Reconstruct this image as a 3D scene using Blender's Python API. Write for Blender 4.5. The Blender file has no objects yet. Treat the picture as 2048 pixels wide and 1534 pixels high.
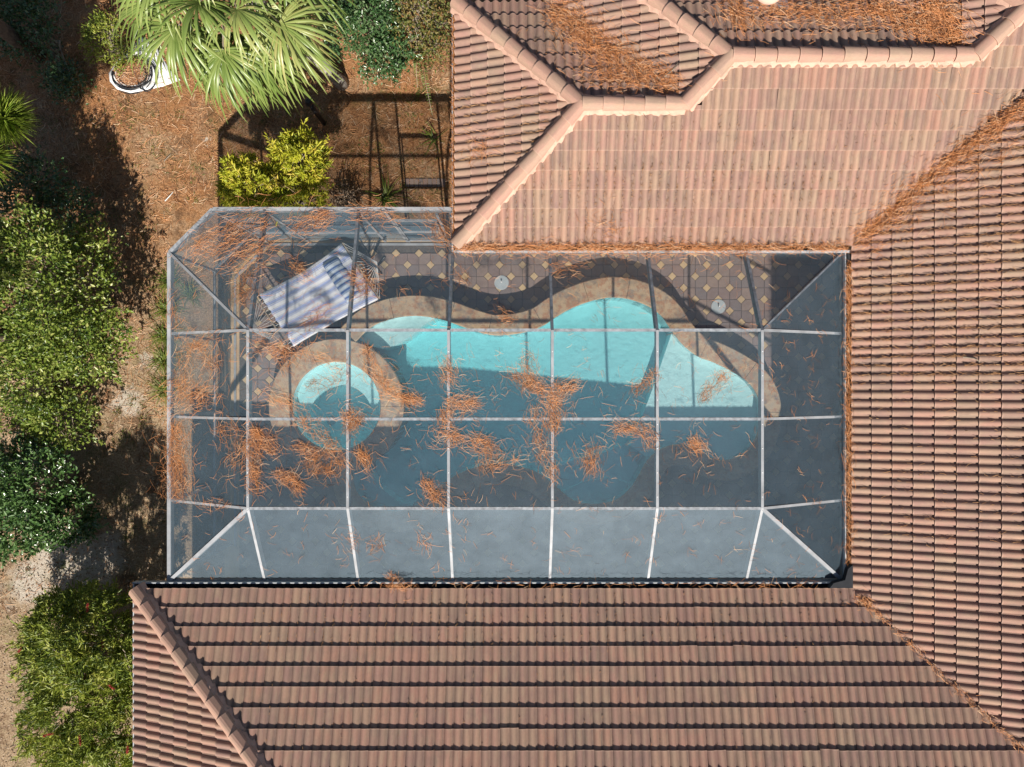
import bpy, bmesh, math, random
import numpy as np
from mathutils import Vector, Matrix
random.seed(7); rng = np.random.default_rng(7)
scene = bpy.context.scene
C = scene.collection
R = math.radians

# ------------------------------------------------------------------ camera, sky, sun, exposure
HC, FPX = 16.0, 1420.0                      # drone height (m) and focal length (photo pixels)
cam_d = bpy.data.cameras.new('camera'); cam = bpy.data.objects.new('camera', cam_d); C.objects.link(cam)
cam.location = (0, 0, HC); cam.rotation_euler = (0, 0, 0)
cam_d.sensor_width = 36; cam_d.lens = 36 * FPX / 2048; cam_d.clip_end = 500
scene.camera = cam
SX, SY = -0.10, 1.114                       # shadow offset per metre of height
sun_dir = Vector((SX, SY, -1)).normalized()
world = bpy.data.worlds.new('World'); scene.world = world; world.use_nodes = True
wn = world.node_tree; bg = wn.nodes['Background']
sky = wn.nodes.new('ShaderNodeTexSky'); sky.sky_type = 'NISHITA'; sky.sun_disc = False
sky.sun_elevation = math.asin(-sun_dir.z); sky.sun_rotation = R(175)
wn.links.new(sky.outputs[0], bg.inputs[0]); bg.inputs[1].default_value = 0.05
sun_d = bpy.data.lights.new('sun', 'SUN'); sun_d.energy = 5.0; sun_d.angle = R(0.55); sun_d.color = (1, .94, .85)
sun = bpy.data.objects.new('sun', sun_d); C.objects.link(sun); sun.location = (2, -12, 14)
sun.rotation_euler = sun_dir.to_track_quat('-Z', 'Y').to_euler()
vs = scene.view_settings; vs.view_transform = 'Standard'; vs.look = 'None'; vs.exposure = 0.54; vs.gamma = 1
try: vs.use_curve_mapping = False
except Exception: pass
scene.cycles.transparent_max_bounces = 24
scene.cycles.max_bounces = 12; scene.cycles.diffuse_bounces = 7

def at(px, py, h=0.0):                      # a photo pixel and a height give a place
    k = (HC - h) / FPX
    return Vector(((px - 1024) * k, (767 - py) * k, h))

# ------------------------------------------------------------------ material helpers
def new_mat(name):
    m = bpy.data.materials.new(name); m.use_nodes = True
    nt = m.node_tree
    for n in list(nt.nodes): nt.nodes.remove(n)
    out = nt.nodes.new('ShaderNodeOutputMaterial')
    return m, nt, out
def nd(nt, t, **kw):
    n = nt.nodes.new(t)
    for k, v in kw.items(): setattr(n, k, v)
    return n
def lk(nt, a, b): nt.links.new(a, b)
def ramp(nt, fac, stops, interp='LINEAR'):
    r = nd(nt, 'ShaderNodeValToRGB'); r.color_ramp.interpolation = interp
    e = r.color_ramp.elements
    while len(e) < len(stops): e.new(0.5)
    for x, (p, c) in zip(e, stops): x.position = p; x.color = (*c, 1)
    if fac is not None: lk(nt, fac, r.inputs[0])
    return r.outputs[0]
def mixc(nt, fac, a, b, mode='MIX'):
    m = nd(nt, 'ShaderNodeMix', data_type='RGBA', blend_type=mode)
    for s, v in ((0, fac), (6, a), (7, b)):
        if hasattr(v, 'is_linked') or hasattr(v, 'links'): lk(nt, v, m.inputs[s])
        elif s == 0: m.inputs[0].default_value = v
        else: m.inputs[s].default_value = (*v, 1)
    return m.outputs[2]
def noise(nt, vec, scale, detail=4, rough=.6, sc=None, off=None):
    if sc is not None or off is not None:
        mp = nd(nt, 'ShaderNodeMapping')
        if sc is not None: mp.inputs['Scale'].default_value = sc
        if off is not None: lk(nt, off, mp.inputs['Location'])
        lk(nt, vec, mp.inputs[0]); vec = mp.outputs[0]
    n = nd(nt, 'ShaderNodeTexNoise'); n.inputs['Scale'].default_value = scale
    n.inputs['Detail'].default_value = detail; n.inputs['Roughness'].default_value = rough
    lk(nt, vec, n.inputs['Vector'])
    return n.outputs[0]
def bsdf(nt, out, col, rough=.8, spec=.3, metal=0, bump=None, bstr=.3, bdist=.01):
    p = nd(nt, 'ShaderNodeBsdfPrincipled')
    if hasattr(col, 'links'): lk(nt, col, p.inputs['Base Color'])
    else: p.inputs['Base Color'].default_value = (*col, 1)
    if hasattr(rough, 'links'): lk(nt, rough, p.inputs['Roughness'])
    else: p.inputs['Roughness'].default_value = rough
    p.inputs['Specular IOR Level'].default_value = spec; p.inputs['Metallic'].default_value = metal
    if bump is not None:
        b = nd(nt, 'ShaderNodeBump'); b.inputs['Strength'].default_value = bstr; b.inputs['Distance'].default_value = bdist
        lk(nt, bump, b.inputs['Height']); lk(nt, b.outputs[0], p.inputs['Normal'])
    if out is not None: lk(nt, p.outputs[0], out.inputs[0])
    return p
def coord(nt, which='Object'):
    return nd(nt, 'ShaderNodeTexCoord').outputs[which]
def geo_pos(nt): return nd(nt, 'ShaderNodeNewGeometry').outputs['Position']

def mat_plain(name, col, var=.25, scale=6, rough=.7, spec=.3, metal=0, bstr=.15):
    m, nt, out = new_mat(name); v = geo_pos(nt)
    n = noise(nt, v, scale, 5)
    c = ramp(nt, n, [(.3, tuple(x * (1 - var) for x in col)), (.7, tuple(min(1, x * (1 + var)) for x in col))])
    bsdf(nt, out, c, rough, spec, metal, noise(nt, v, scale * 12, 3), bstr, .004)
    return m

M = {}
def mat_tile(name, hues, dirt):
    m, nt, out = new_mat(name)
    oc = coord(nt); oi = nd(nt, 'ShaderNodeObjectInfo')
    mul = nd(nt, 'ShaderNodeMath', operation='MULTIPLY'); mul.inputs[1].default_value = 53.0; lk(nt, oi.outputs['Random'], mul.inputs[0])
    cmb = nd(nt, 'ShaderNodeCombineXYZ'); [lk(nt, mul.outputs[0], cmb.inputs[i]) for i in range(3)]
    base = ramp(nt, oi.outputs['Random'], [(i / len(hues), h) for i, h in enumerate(hues)], 'CONSTANT')
    # the body colour drifts from roll to roll as cast concrete does
    n0 = noise(nt, oc, 5, 3, .6, (2.2, .7, 1), cmb.outputs[0])
    base = mixc(nt, ramp(nt, n0, [(.42, (0, 0, 0)), (.72, (.6, .6, .6))]), base, (.40, .30, .20))
    sx = nd(nt, 'ShaderNodeSeparateXYZ'); lk(nt, oc, sx.inputs[0])
    ph = nd(nt, 'ShaderNodeMath', operation='MULTIPLY_ADD'); lk(nt, sx.outputs[0], ph.inputs[0]); ph.inputs[1].default_value = 1 / .159; ph.inputs[2].default_value = 10.0
    pf = nd(nt, 'ShaderNodeMath', operation='FRACT'); lk(nt, ph.outputs[0], pf.inputs[0])
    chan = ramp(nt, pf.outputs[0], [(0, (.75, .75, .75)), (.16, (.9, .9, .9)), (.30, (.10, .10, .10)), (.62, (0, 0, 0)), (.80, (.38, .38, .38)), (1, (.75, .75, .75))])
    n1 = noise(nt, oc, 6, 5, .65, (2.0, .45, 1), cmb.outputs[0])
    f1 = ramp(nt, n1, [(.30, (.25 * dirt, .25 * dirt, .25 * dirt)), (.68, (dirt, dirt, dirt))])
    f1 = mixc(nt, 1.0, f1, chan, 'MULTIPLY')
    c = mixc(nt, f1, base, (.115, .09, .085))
    n1b = noise(nt, oc, 9, 5, .65, (3.2, .35, 1), cmb.outputs[0])
    c = mixc(nt, ramp(nt, n1b, [(.52, (0, 0, 0)), (.72, (.38 * dirt, .38 * dirt, .38 * dirt))]), c, (.15, .12, .12))
    edge = ramp(nt, sx.outputs[1], [(0, (.55, .55, .55)), (.022, (0, 0, 0))])
    c = mixc(nt, edge, c, (.56, .38, .29))
    n2 = noise(nt, oc, 60, 4, .7, (1, .3, 1), cmb.outputs[0])
    c = mixc(nt, ramp(nt, n2, [(.35, (.16, .16, .16)), (.6, (0, 0, 0))]), c, (.12, .09, .075))
    pos = geo_pos(nt); n3 = noise(nt, pos, .9, 3)
    c = mixc(nt, ramp(nt, n3, [(.4, (0, 0, 0)), (.75, (.3, .3, .3))]), c, (.36, .19, .15))
    c = mixc(nt, ramp(nt, noise(nt, pos, 1.7, 6, .7), [(.50, (0, 0, 0)), (.70, (.42 * dirt, .42 * dirt, .42 * dirt))]), c, (.17, .125, .105))
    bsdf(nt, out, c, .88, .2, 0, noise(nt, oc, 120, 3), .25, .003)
    return m
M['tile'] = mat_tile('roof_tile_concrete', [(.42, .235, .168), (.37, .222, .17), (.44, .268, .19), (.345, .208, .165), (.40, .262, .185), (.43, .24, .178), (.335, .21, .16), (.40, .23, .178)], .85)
M['cap'] = mat_tile('ridge_cap_concrete', [(.48, .28, .21), (.52, .31, .23), (.46, .30, .22)], .4)
M['mortar'] = mat_plain('mortar', (.58, .36, .27), .16, 9, .9, .2, 0, .5)
M['underlay'] = mat_plain('roof_underlay', (.045, .04, .038), .3, 4, .9)
M['stucco'] = mat_plain('stucco', (.55, .47, .36), .12, 3, .9)
M['gutter'] = mat_plain('gutter_metal', (.40, .42, .44), .15, 5, .5, .5)
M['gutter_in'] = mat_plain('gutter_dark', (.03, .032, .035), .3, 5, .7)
M['alu'] = mat_plain('aluminium_paint', (.32, .33, .345), .22, 3.5, .5, .5, 0, .1)
M['alu_weathered'] = mat_plain('aluminium_weathered', (.26, .275, .295), .4, 14, .55, .45, 0, .15)
M['alu_shaded'] = mat_plain('aluminium_shaded', (.17, .19, .215), .4, 10, .55, .4, 0, .15)  # same beam paint, darker: shade of the north-side beams put into the colour
M['black'] = mat_plain('black_metal', (.018, .019, .022), .3, 6, .4, .5)
M['pvc'] = mat_plain('white_plastic', (.80, .80, .80), .05, 4, .45, .5)
M['tan_slab'] = mat_plain('tan_concrete', (.50, .35, .20), .2, 2.2, .9)
M['bark'] = mat_plain('bark', (.17, .13, .10), .5, 9, .95, .2, 0, .8)
M['palm_bark'] = mat_plain('palm_bark', (.36, .33, .30), .5, 7, .95, .2, 0, .8)
M['twig'] = mat_plain('twig', (.30, .25, .19), .4, 9, .9)
M['rope'] = mat_plain('rope', (.72, .72, .70), .1, 20, .9)
M['mat_brown'] = mat_plain('brown_coir', (.19, .12, .08), .3, 30, .95)
M['lid'] = mat_plain('lid_plastic', (.38, .43, .46), .08, 6, .5, .4)
M['vent_paint'] = mat_plain('vent_paint', (.62, .40, .32), .12, 6, .7)
M['flash'] = mat_plain('galvanised_flashing', (.34, .40, .46), .3, 9, .45, .6, .5)

def mat_screen():
    m, nt, out = new_mat('insect_screen')
    v = geo_pos(nt)
    n = noise(nt, v, 2.6, 7, .72); c0 = nd(nt, 'ShaderNodeMapRange'); c0.inputs[1].default_value = .3; c0.inputs[2].default_value = .7; c0.inputs[3].default_value = .105; c0.inputs[4].default_value = .15; lk(nt, n, c0.inputs[0])
    ge = nd(nt, 'ShaderNodeNewGeometry'); dt = nd(nt, 'ShaderNodeVectorMath', operation='DOT_PRODUCT'); lk(nt, ge.outputs['Normal'], dt.inputs[0]); lk(nt, ge.outputs['Incoming'], dt.inputs[1])
    ab = nd(nt, 'ShaderNodeMath', operation='ABSOLUTE'); lk(nt, dt.outputs['Value'], ab.inputs[0]); mxm = nd(nt, 'ShaderNodeMath', operation='MAXIMUM'); lk(nt, ab.outputs[0], mxm.inputs[0]); mxm.inputs[1].default_value = .2
    dv = nd(nt, 'ShaderNodeMath', operation='DIVIDE'); lk(nt, c0.outputs[0], dv.inputs[0]); lk(nt, mxm.outputs[0], dv.inputs[1])
    i1_ = nd(nt, 'ShaderNodeMath', operation='SUBTRACT'); i1_.inputs[0].default_value = 1; lk(nt, c0.outputs[0], i1_.inputs[1])
    i2_ = nd(nt, 'ShaderNodeMath', operation='SUBTRACT'); i2_.inputs[0].default_value = 1; lk(nt, dv.outputs[0], i2_.inputs[1])
    pr = nd(nt, 'ShaderNodeMath', operation='MULTIPLY'); lk(nt, i1_.outputs[0], pr.inputs[0]); lk(nt, i2_.outputs[0], pr.inputs[1])
    f = nd(nt, 'ShaderNodeMath', operation='SUBTRACT'); f.inputs[0].default_value = 1; lk(nt, pr.outputs[0], f.inputs[1])
    t = nd(nt, 'ShaderNodeBsdfTransparent')
    d = nd(nt, 'ShaderNodeBsdfDiffuse'); d.inputs[0].default_value = (.15, .225, .285, 1)
    g = nd(nt, 'ShaderNodeBsdfGlossy'); g.inputs[0].default_value = (.50, .60, .69, 1); g.inputs['Roughness'].default_value = .46
    mg = nd(nt, 'ShaderNodeMixShader'); mg.inputs[0].default_value = .22; lk(nt, d.outputs[0], mg.inputs[1]); lk(nt, g.outputs[0], mg.inputs[2])
    mx = nd(nt, 'ShaderNodeMixShader'); lk(nt, f.outputs[0], mx.inputs[0]); lk(nt, t.outputs[0], mx.inputs[1]); lk(nt, mg.outputs[0], mx.inputs[2])
    lk(nt, mx.outputs[0], out.inputs[0]); return m
M['screen'] = mat_screen()

def mat_ground():
    m, nt, out = new_mat('ground_litter'); v = geo_pos(nt)
    n = noise(nt, v, 26, 6, .75); n2 = noise(nt, v, 3.0, 4)
    straw = ramp(nt, n, [(.30, (.13, .06, .026)), (.5, (.33, .155, .065)), (.68, (.52, .29, .15))])
    duff = ramp(nt, n, [(.30, (.15, .10, .06)), (.5, (.36, .255, .155)), (.7, (.54, .42, .30))])
    sep = nd(nt, 'ShaderNodeSeparateXYZ'); lk(nt, v, sep.inputs[0])
    ad = nd(nt, 'ShaderNodeMath', operation='MULTIPLY_ADD'); ad.inputs[1].default_value = 4.0; lk(nt, n2, ad.inputs[0]); lk(nt, sep.outputs[1], ad.inputs[2])
    mr = nd(nt, 'ShaderNodeMapRange'); mr.inputs[1].default_value = 2.4; mr.inputs[2].default_value = 6.4; lk(nt, ad.outputs[0], mr.inputs[0])
    c = mixc(nt, mr.outputs[0], duff, straw)
    c = mixc(nt, ramp(nt, noise(nt, v, .8, 5, .7), [(.45, (0, 0, 0)), (.62, (.7, .7, .7))]), c, duff)
    c = mixc(nt, ramp(nt, noise(nt, v, 1.9, 5, .75), [(.52, (0, 0, 0)), (.64, (.8, .8, .8))]), c, (.12, .065, .035))
    # bare sand with a shape of its own
    def spot(x, y, r):
        d = nd(nt, 'ShaderNodeVectorMath', operation='DISTANCE'); lk(nt, v, d.inputs[0]); d.inputs[1].default_value = (x, y, -.15)
        a = nd(nt, 'ShaderNodeMath', operation='MULTIPLY_ADD'); a.inputs[1].default_value = -1.6; lk(nt, noise(nt, v, 2.6, 6, .7), a.inputs[0]); a.inputs[2].default_value = .85
        s = nd(nt, 'ShaderNodeMath', operation='MULTIPLY_ADD'); s.inputs[1].default_value = 1.0; lk(nt, d.outputs['Value'], s.inputs[0]); lk(nt, a.outputs[0], s.inputs[2])
        q = nd(nt, 'ShaderNodeMapRange'); q.inputs[1].default_value = r; q.inputs[2].default_value = r * .45; lk(nt, s.outputs[0], q.inputs[0])
        return q.outputs[0]
    sand = ramp(nt, noise(nt, v, 40, 4), [(.3, (.36, .30, .235)), (.7, (.62, .55, .46))])
    for x, y, r in ((-10.2, -3.9, .95), (-9.3, -4.0, .7), (-8.75, -.35, .42), (-8.4, .5, .3), (-10.9, -4.6, .8), (-6.95, 5.6, .12)):
        c = mixc(nt, spot(x, y, r), c, sand)
    ng = noise(nt, v, 1.7, 5, .7)
    gf = ramp(nt, ng, [(.53, (0, 0, 0)), (.68, (.55, .55, .55))])
    c = mixc(nt, gf, c, (.11, .115, .04))
    bsdf(nt, out, c, .95, .15, 0, n, .9, .03); return m
M['ground'] = mat_ground()

def mat_vary(name, cols, rough=.6, transl=.0, spec=.4):
    m, nt, out = new_mat(name)
    a = nd(nt, 'ShaderNodeAttribute', attribute_name='v')
    c = ramp(nt, a.outputs['Fac'], [(i / (len(cols) - 1), x) for i, x in enumerate(cols)])
    p = bsdf(nt, None, c, rough, spec)
    if transl:
        t = nd(nt, 'ShaderNodeBsdfTranslucent'); lk(nt, c, t.inputs[0])
        mx = nd(nt, 'ShaderNodeMixShader'); mx.inputs[0].default_value = transl
        lk(nt, p.outputs[0], mx.inputs[1]); lk(nt, t.outputs[0], mx.inputs[2]); lk(nt, mx.outputs[0], out.inputs[0])
    else: lk(nt, p.outputs[0], out.inputs[0])
    return m
M['straw'] = mat_vary('pine_straw', [(.10, .045, .022), (.40, .145, .045), (.60, .245, .085), (.66, .42, .25)], .7)
M['straw_ground'] = mat_vary('pine_straw_ground', [(.10, .04, .018), (.34, .145, .06), (.54, .28, .13), (.68, .50, .34)], .8)
M['litter'] = mat_vary('leaf_litter', [(.16, .09, .05), (.34, .22, .13), (.50, .40, .30)], .8)
M['debris'] = mat_vary('roof_debris', [(.11, .06, .03), (.28, .13, .05), (.40, .23, .11)], .85)
M['leaf_yaupon'] = mat_vary('leaf_yaupon', [(.04, .08, .018), (.13, .20, .03), (.26, .33, .055), (.45, .46, .14)], .34, .3, .5)
M['leaf_vib'] = mat_vary('leaf_viburnum', [(.03, .07, .02), (.08, .16, .04), (.15, .24, .08)], .25, .15, .7)
M['leaf_bottle'] = mat_vary('leaf_bottlebrush', [(.06, .10, .018), (.17, .23, .03), (.31, .36, .05), (.44, .44, .09)], .45, .3)
M['leaf_yellow'] = mat_vary('leaf_yellow', [(.20, .25, .02), (.40, .43, .03), (.56, .53, .05), (.60, .46, .08)], .45, .3)
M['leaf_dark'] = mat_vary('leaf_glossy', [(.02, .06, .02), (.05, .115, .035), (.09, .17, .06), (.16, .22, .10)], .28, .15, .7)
M['leaf_mixed'] = mat_vary('leaf_mixed', [(.06, .10, .02), (.14, .17, .04), (.26, .20, .06), (.33, .14, .06)], .5, .25)
M['leaf_fern'] = mat_vary('leaf_fern', [(.09, .14, .03), (.16, .22, .05), (.24, .29, .08)], .5, .3)
M['leaf_palm'] = mat_vary('leaf_palm', [(.08, .13, .028), (.16, .235, .05), (.27, .345, .095), (.42, .39, .14)], .36, .25, .6)
M['leaf_grass'] = mat_vary('leaf_grass', [(.05, .09, .012), (.12, .17, .02), (.22, .25, .05)], .5, .25)
M['leaf_pine'] = mat_vary('leaf_pine', [(.05, .11, .012), (.17, .27, .025), (.36, .44, .06)], .5, .2)
M['flower'] = mat_vary('flower_red', [(.35, .03, .03), (.5, .06, .05)], .6, .2)

def mat_paver(name, cols):
    m, nt, out = new_mat(name); v = geo_pos(nt); oi = nd(nt, 'ShaderNodeObjectInfo')
    at_ = nd(nt, 'ShaderNodeAttribute', attribute_name='v')
    s = nd(nt, 'ShaderNodeMath', operation='ADD'); lk(nt, oi.outputs['Random'], s.inputs[0]); lk(nt, at_.outputs['Fac'], s.inputs[1])
    fr = nd(nt, 'ShaderNodeMath', operation='FRACT'); lk(nt, s.outputs[0], fr.inputs[0])
    base = ramp(nt, fr.outputs[0], [(i / (len(cols) - 1), x) for i, x in enumerate(cols)])
    n = noise(nt, v, 7, 5, .65)
    c = mixc(nt, ramp(nt, n, [(.4, (0, 0, 0)), (.7, (.5, .5, .5))]), base, tuple(x * .7 for x in cols[0]))
    bsdf(nt, out, c, .85, .25, 0, noise(nt, v, 90, 3), .3, .004); return m
M['paver'] = mat_paver('deck_paver', [(.25, .17, .145), (.19, .16, .155), (.27, .20, .165), (.175, .15, .15)])
M['diamond'] = mat_paver('diamond_paver', [(.47, .345, .20), (.52, .39, .235), (.42, .32, .20)])
M['joint'] = mat_plain('joint_sand', (.10, .085, .075), .3, 20, .95)

def mat_coping():
    m, nt, out = new_mat('flagstone_coping'); v = geo_pos(nt)
    n = noise(nt, v, 2.4, 6, .65); n2 = noise(nt, v, 7.5, 5, .7)
    c = ramp(nt, n, [(.35, (.27, .205, .135)), (.5, (.45, .33, .205)), (.65, (.34, .29, .22))])
    c = mixc(nt, ramp(nt, n2, [(.47, (0, 0, 0)), (.60, (.8, .8, .8))]), c, (.34, .17, .09))
    n3 = noise(nt, v, 5.1, 5, .7)
    c = mixc(nt, ramp(nt, n3, [(.52, (0, 0, 0)), (.66, (.7, .7, .7))]), c, (.17, .155, .14))
    bsdf(nt, out, c, .8, .3, 0, n2, .35, .02); return m
M['coping'] = mat_coping()
M['pool_wall'] = mat_plain('pool_wall_stone', (.22, .18, .14), .3, 5, .85, .3, 0, .4)
def mat_plaster():
    m, nt, out = new_mat('pool_plaster'); v = geo_pos(nt)
    n = noise(nt, v, 1.6, 4)
    c = ramp(nt, n, [(.3, (.80, .93, .93)), (.7, (.86, .96, .96))])
    bsdf(nt, out, c, .9, .2, 0, noise(nt, v, 60, 3), .15, .004); return m
M['plaster'] = mat_plaster()
def mat_water(ripples):
    m, nt, out = new_mat('water'); v = geo_pos(nt)
    t = nd(nt, 'ShaderNodeBsdfTransparent'); t.inputs[0].default_value = (.97, 1, 1, 1)
    g = nd(nt, 'ShaderNodeBsdfGlossy'); g.inputs['Roughness'].default_value = .03
    b = nd(nt, 'ShaderNodeBump'); b.inputs['Strength'].default_value = .04; b.inputs['Distance'].default_value = .02
    w = noise(nt, v, 7, 3, .55); lk(nt, w, b.inputs['Height'])
    fr = nd(nt, 'ShaderNodeFresnel'); fr.inputs[0].default_value = 1.33; lk(nt, b.outputs[0], fr.inputs[1]); lk(nt, b.outputs[0], g.inputs['Normal'])
    mx = nd(nt, 'ShaderNodeMixShader'); lk(nt, fr.outputs[0], mx.inputs[0]); lk(nt, t.outputs[0], mx.inputs[1]); lk(nt, g.outputs[0], mx.inputs[2])
    lk(nt, mx.outputs[0], out.inputs[0])
    va = nd(nt, 'ShaderNodeVolumeAbsorption'); va.inputs[0].default_value = (.05, .84, .90, 1); va.inputs[1].default_value = .5
    lk(nt, va.outputs[0], out.inputs[1]); return m
M['water'] = mat_water(1)
def mat_stripes(name, white, cols, count):
    m, nt, out = new_mat(name)
    uv = nd(nt, 'ShaderNodeUVMap'); sep = nd(nt, 'ShaderNodeSeparateXYZ'); lk(nt, uv.outputs[0], sep.inputs[0])
    k = nd(nt, 'ShaderNodeMath', operation='MULTIPLY'); k.inputs[1].default_value = count; lk(nt, sep.outputs[1], k.inputs[0])
    f = nd(nt, 'ShaderNodeMath', operation='FRACT'); lk(nt, k.outputs[0], f.inputs[0])
    c = ramp(nt, f.outputs[0], [(0, white), (.20, cols[1]), (.235, white), (.30, cols[0]), (.60, cols[1]), (.64, white), (.70, cols[0]), (.80, white)], 'CONSTANT')
    n = noise(nt, geo_pos(nt), 5, 4)
    c = mixc(nt, ramp(nt, n, [(.5, (0, 0, 0)), (.8, (.2, .2, .2))]), c, (.5, .5, .52))
    p = bsdf(nt, out, c, .9, .2, 0, n, .5, .03); return m
M['hammock'] = mat_stripes('hammock_cloth', (.72, .73, .76), ((.33, .39, .62), (.14, .18, .30)), 7.0)
M['pillow'] = mat_stripes('pillow_cloth', (.55, .62, .70), ((.06, .12, .32), (.12, .22, .38)), 6.0)

# ------------------------------------------------------------------ mesh helpers
def tag(o, label=None, cat=None, group=None, kind=None):
    for k, v in (('label', label), ('category', cat), ('group', group), ('kind', kind)):
        if v: o[k] = v
    return o
def link(name, me, mat=None, parent=None, smooth=False):
    if mat is not None: me.materials.append(M[mat] if isinstance(mat, str) else mat)
    if smooth: me.polygons.foreach_set('use_smooth', [True] * len(me.polygons))
    o = bpy.data.objects.new(name, me); C.objects.link(o)
    if parent is not None: o.parent = parent
    return o
def empty(name, loc=(0, 0, 0), parent=None):
    o = bpy.data.objects.new(name, None); o.empty_display_size = .2; C.objects.link(o); o.location = loc
    if parent is not None: o.parent = parent
    return o
def mesh(name, V, F, mat=None, parent=None, smooth=False, loc=None):
    me = bpy.data.meshes.new(name)
    if loc is not None: V = [Vector(v) - Vector(loc) for v in V]
    me.from_pydata([tuple(v) for v in V], [], F); me.update()
    o = link(name, me, mat, parent, smooth)
    if loc is not None: o.location = loc
    return o
class MB:
    def __init__(s): s.V = []; s.F = []
    def add(s, V, F):
        b = len(s.V); s.V += [tuple(v) for v in V]; s.F += [tuple(i + b for i in f) for f in F]
    def box(s, x0, x1, y0, y1, z0, z1):
        s.add([(x0, y0, z0), (x1, y0, z0), (x1, y1, z0), (x0, y1, z0), (x0, y0, z1), (x1, y0, z1), (x1, y1, z1), (x0, y1, z1)],
              [(3, 2, 1, 0), (4, 5, 6, 7), (0, 1, 5, 4), (1, 2, 6, 5), (2, 3, 7, 6), (3, 0, 4, 7)])
    def beam(s, p, q, w, d, drop=0):                # a bar whose top face carries the line p-q
        p, q = Vector(p), Vector(q); t = (q - p).normalized()
        up = Vector((0, 0, 1)) if abs(t.z) < .95 else Vector((0, 1, 0))
        side = t.cross(up).normalized() * (w / 2); up = side.cross(t).normalized()
        V = []
        for a in (p, q):
            for su, dz in ((1, 0), (-1, 0), (-1, 1), (1, 1)):
                V.append(a + side * su - up * (drop + d * dz))
        s.add(V, [(0, 1, 2, 3), (7, 6, 5, 4), (0, 4, 5, 1), (1, 5, 6, 2), (2, 6, 7, 3), (3, 7, 4, 0)])
    def tube(s, pts, rad, n=6):
        pts = [Vector(p) for p in pts]; b = len(s.V); k = len(pts)
        if not hasattr(rad, '__len__'): rad = [rad] * k
        for i, p in enumerate(pts):
            t = (pts[min(i + 1, k - 1)] - pts[max(i - 1, 0)]).normalized()
            a = t.orthogonal().normalized() if i == 0 else (a - t * a.dot(t)).normalized()
            c = t.cross(a)
            for j in range(n):
                th = 2 * math.pi * j / n; s.V.append(tuple(p + (a * math.cos(th) + c * math.sin(th)) * rad[i]))
        for i in range(k - 1):
            for j in range(n):
                s.F.append((b + i * n + j, b + i * n + (j + 1) % n, b + (i + 1) * n + (j + 1) % n, b + (i + 1) * n + j))
        s.F.append(tuple(b + j for j in range(n))[::-1]); s.F.append(tuple(b + (k - 1) * n + j for j in range(n)))
    def build(s, name, mat=None, parent=None, smooth=False):
        return mesh(name, s.V, s.F, mat, parent, smooth)
def one_box(name, b, mat, parent=None):
    m = MB(); m.box(*b); return m.build(name, mat, parent)
def one_beam(name, p, q, w, d, mat, parent=None, drop=0):
    m = MB(); m.beam(p, q, w, d, drop); return m.build(name, mat, parent)
def fast_mesh(name, V, F, vals=None, mat=None, parent=None, smooth=False):   # numpy arrays, all faces alike
    me = bpy.data.meshes.new(name); nv, nf, k = len(V), len(F), F.shape[1]
    me.vertices.add(nv); me.vertices.foreach_set('co', np.asarray(V, np.float32).ravel())
    me.loops.add(nf * k); me.loops.foreach_set('vertex_index', F.astype(np.int32).ravel())
    me.polygons.add(nf); me.polygons.foreach_set('loop_start', np.arange(0, nf * k, k, dtype=np.int32))
    me.polygons.foreach_set('loop_total', np.full(nf, k, np.int32)); me.update(calc_edges=True)
    if vals is not None:
        a = me.attributes.new('v', 'FLOAT', 'POINT'); a.data.foreach_set('value', np.asarray(vals, np.float32))
    return link(name, me, mat, parent, smooth)
def unit(a): return a / np.maximum(np.linalg.norm(a, axis=1, keepdims=True), 1e-9)

def needles(name, P, ang, L, width, mat, parent=None, lift=.03, nseg=3, bend=.5, pitch=.12, zfun=None, seed=1):
    """thin bent needles lying at points P (n,3), heading ang"""
    r = np.random.default_rng(seed); n = len(P)
    curv = r.normal(0, bend, n); pt = r.normal(0, pitch, n); lifts = np.abs(r.normal(0, lift, n)) + .004
    w = width * r.uniform(.7, 1.3, n); V = np.zeros((n, nseg + 1, 2, 3)); pos = np.array(P, float).copy()
    a = ang - curv / 2; step = L / nseg
    pos[:, 0] -= np.cos(ang) * L / 2; pos[:, 1] -= np.sin(ang) * L / 2
    cz = pos[:, 2].copy() - np.sin(pt) * L / 2
    for i in range(nseg + 1):
        d = np.stack([np.cos(a), np.sin(a)], 1); s = np.stack([-d[:, 1], d[:, 0]], 1)
        taper = 1.0 if i < nseg else .35
        if zfun is not None: zz = zfun(pos[:, 0], pos[:, 1]) + lifts + np.sin(pt) * L * (i / nseg - .5)
        else: zz = pos[:, 2] + lifts + np.sin(pt) * L * (i / nseg - .5)
        if zfun is not None: zz = np.maximum(zz, zfun(pos[:, 0], pos[:, 1]) + .004)
        for k, sg in enumerate((-1, 1)):
            V[:, i, k, :2] = pos[:, :2] + s * (sg * w * taper / 2)[:, None]; V[:, i, k, 2] = zz + sg * w * .25
        pos[:, :2] += d * step[:, None]; a = a + curv / nseg
    base = (np.arange(n) * (nseg + 1) * 2)[:, None, None]
    q = np.array([[2 * i, 2 * i + 2, 2 * i + 3, 2 * i + 1] for i in range(nseg)])[None]
    F = (base + q).reshape(-1, 4)
    vals = np.repeat(np.clip(r.normal(.5, .27, n), 0, 1), (nseg + 1) * 2)
    return fast_mesh(name, V.reshape(-1, 3), F, vals, mat, parent)

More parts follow.
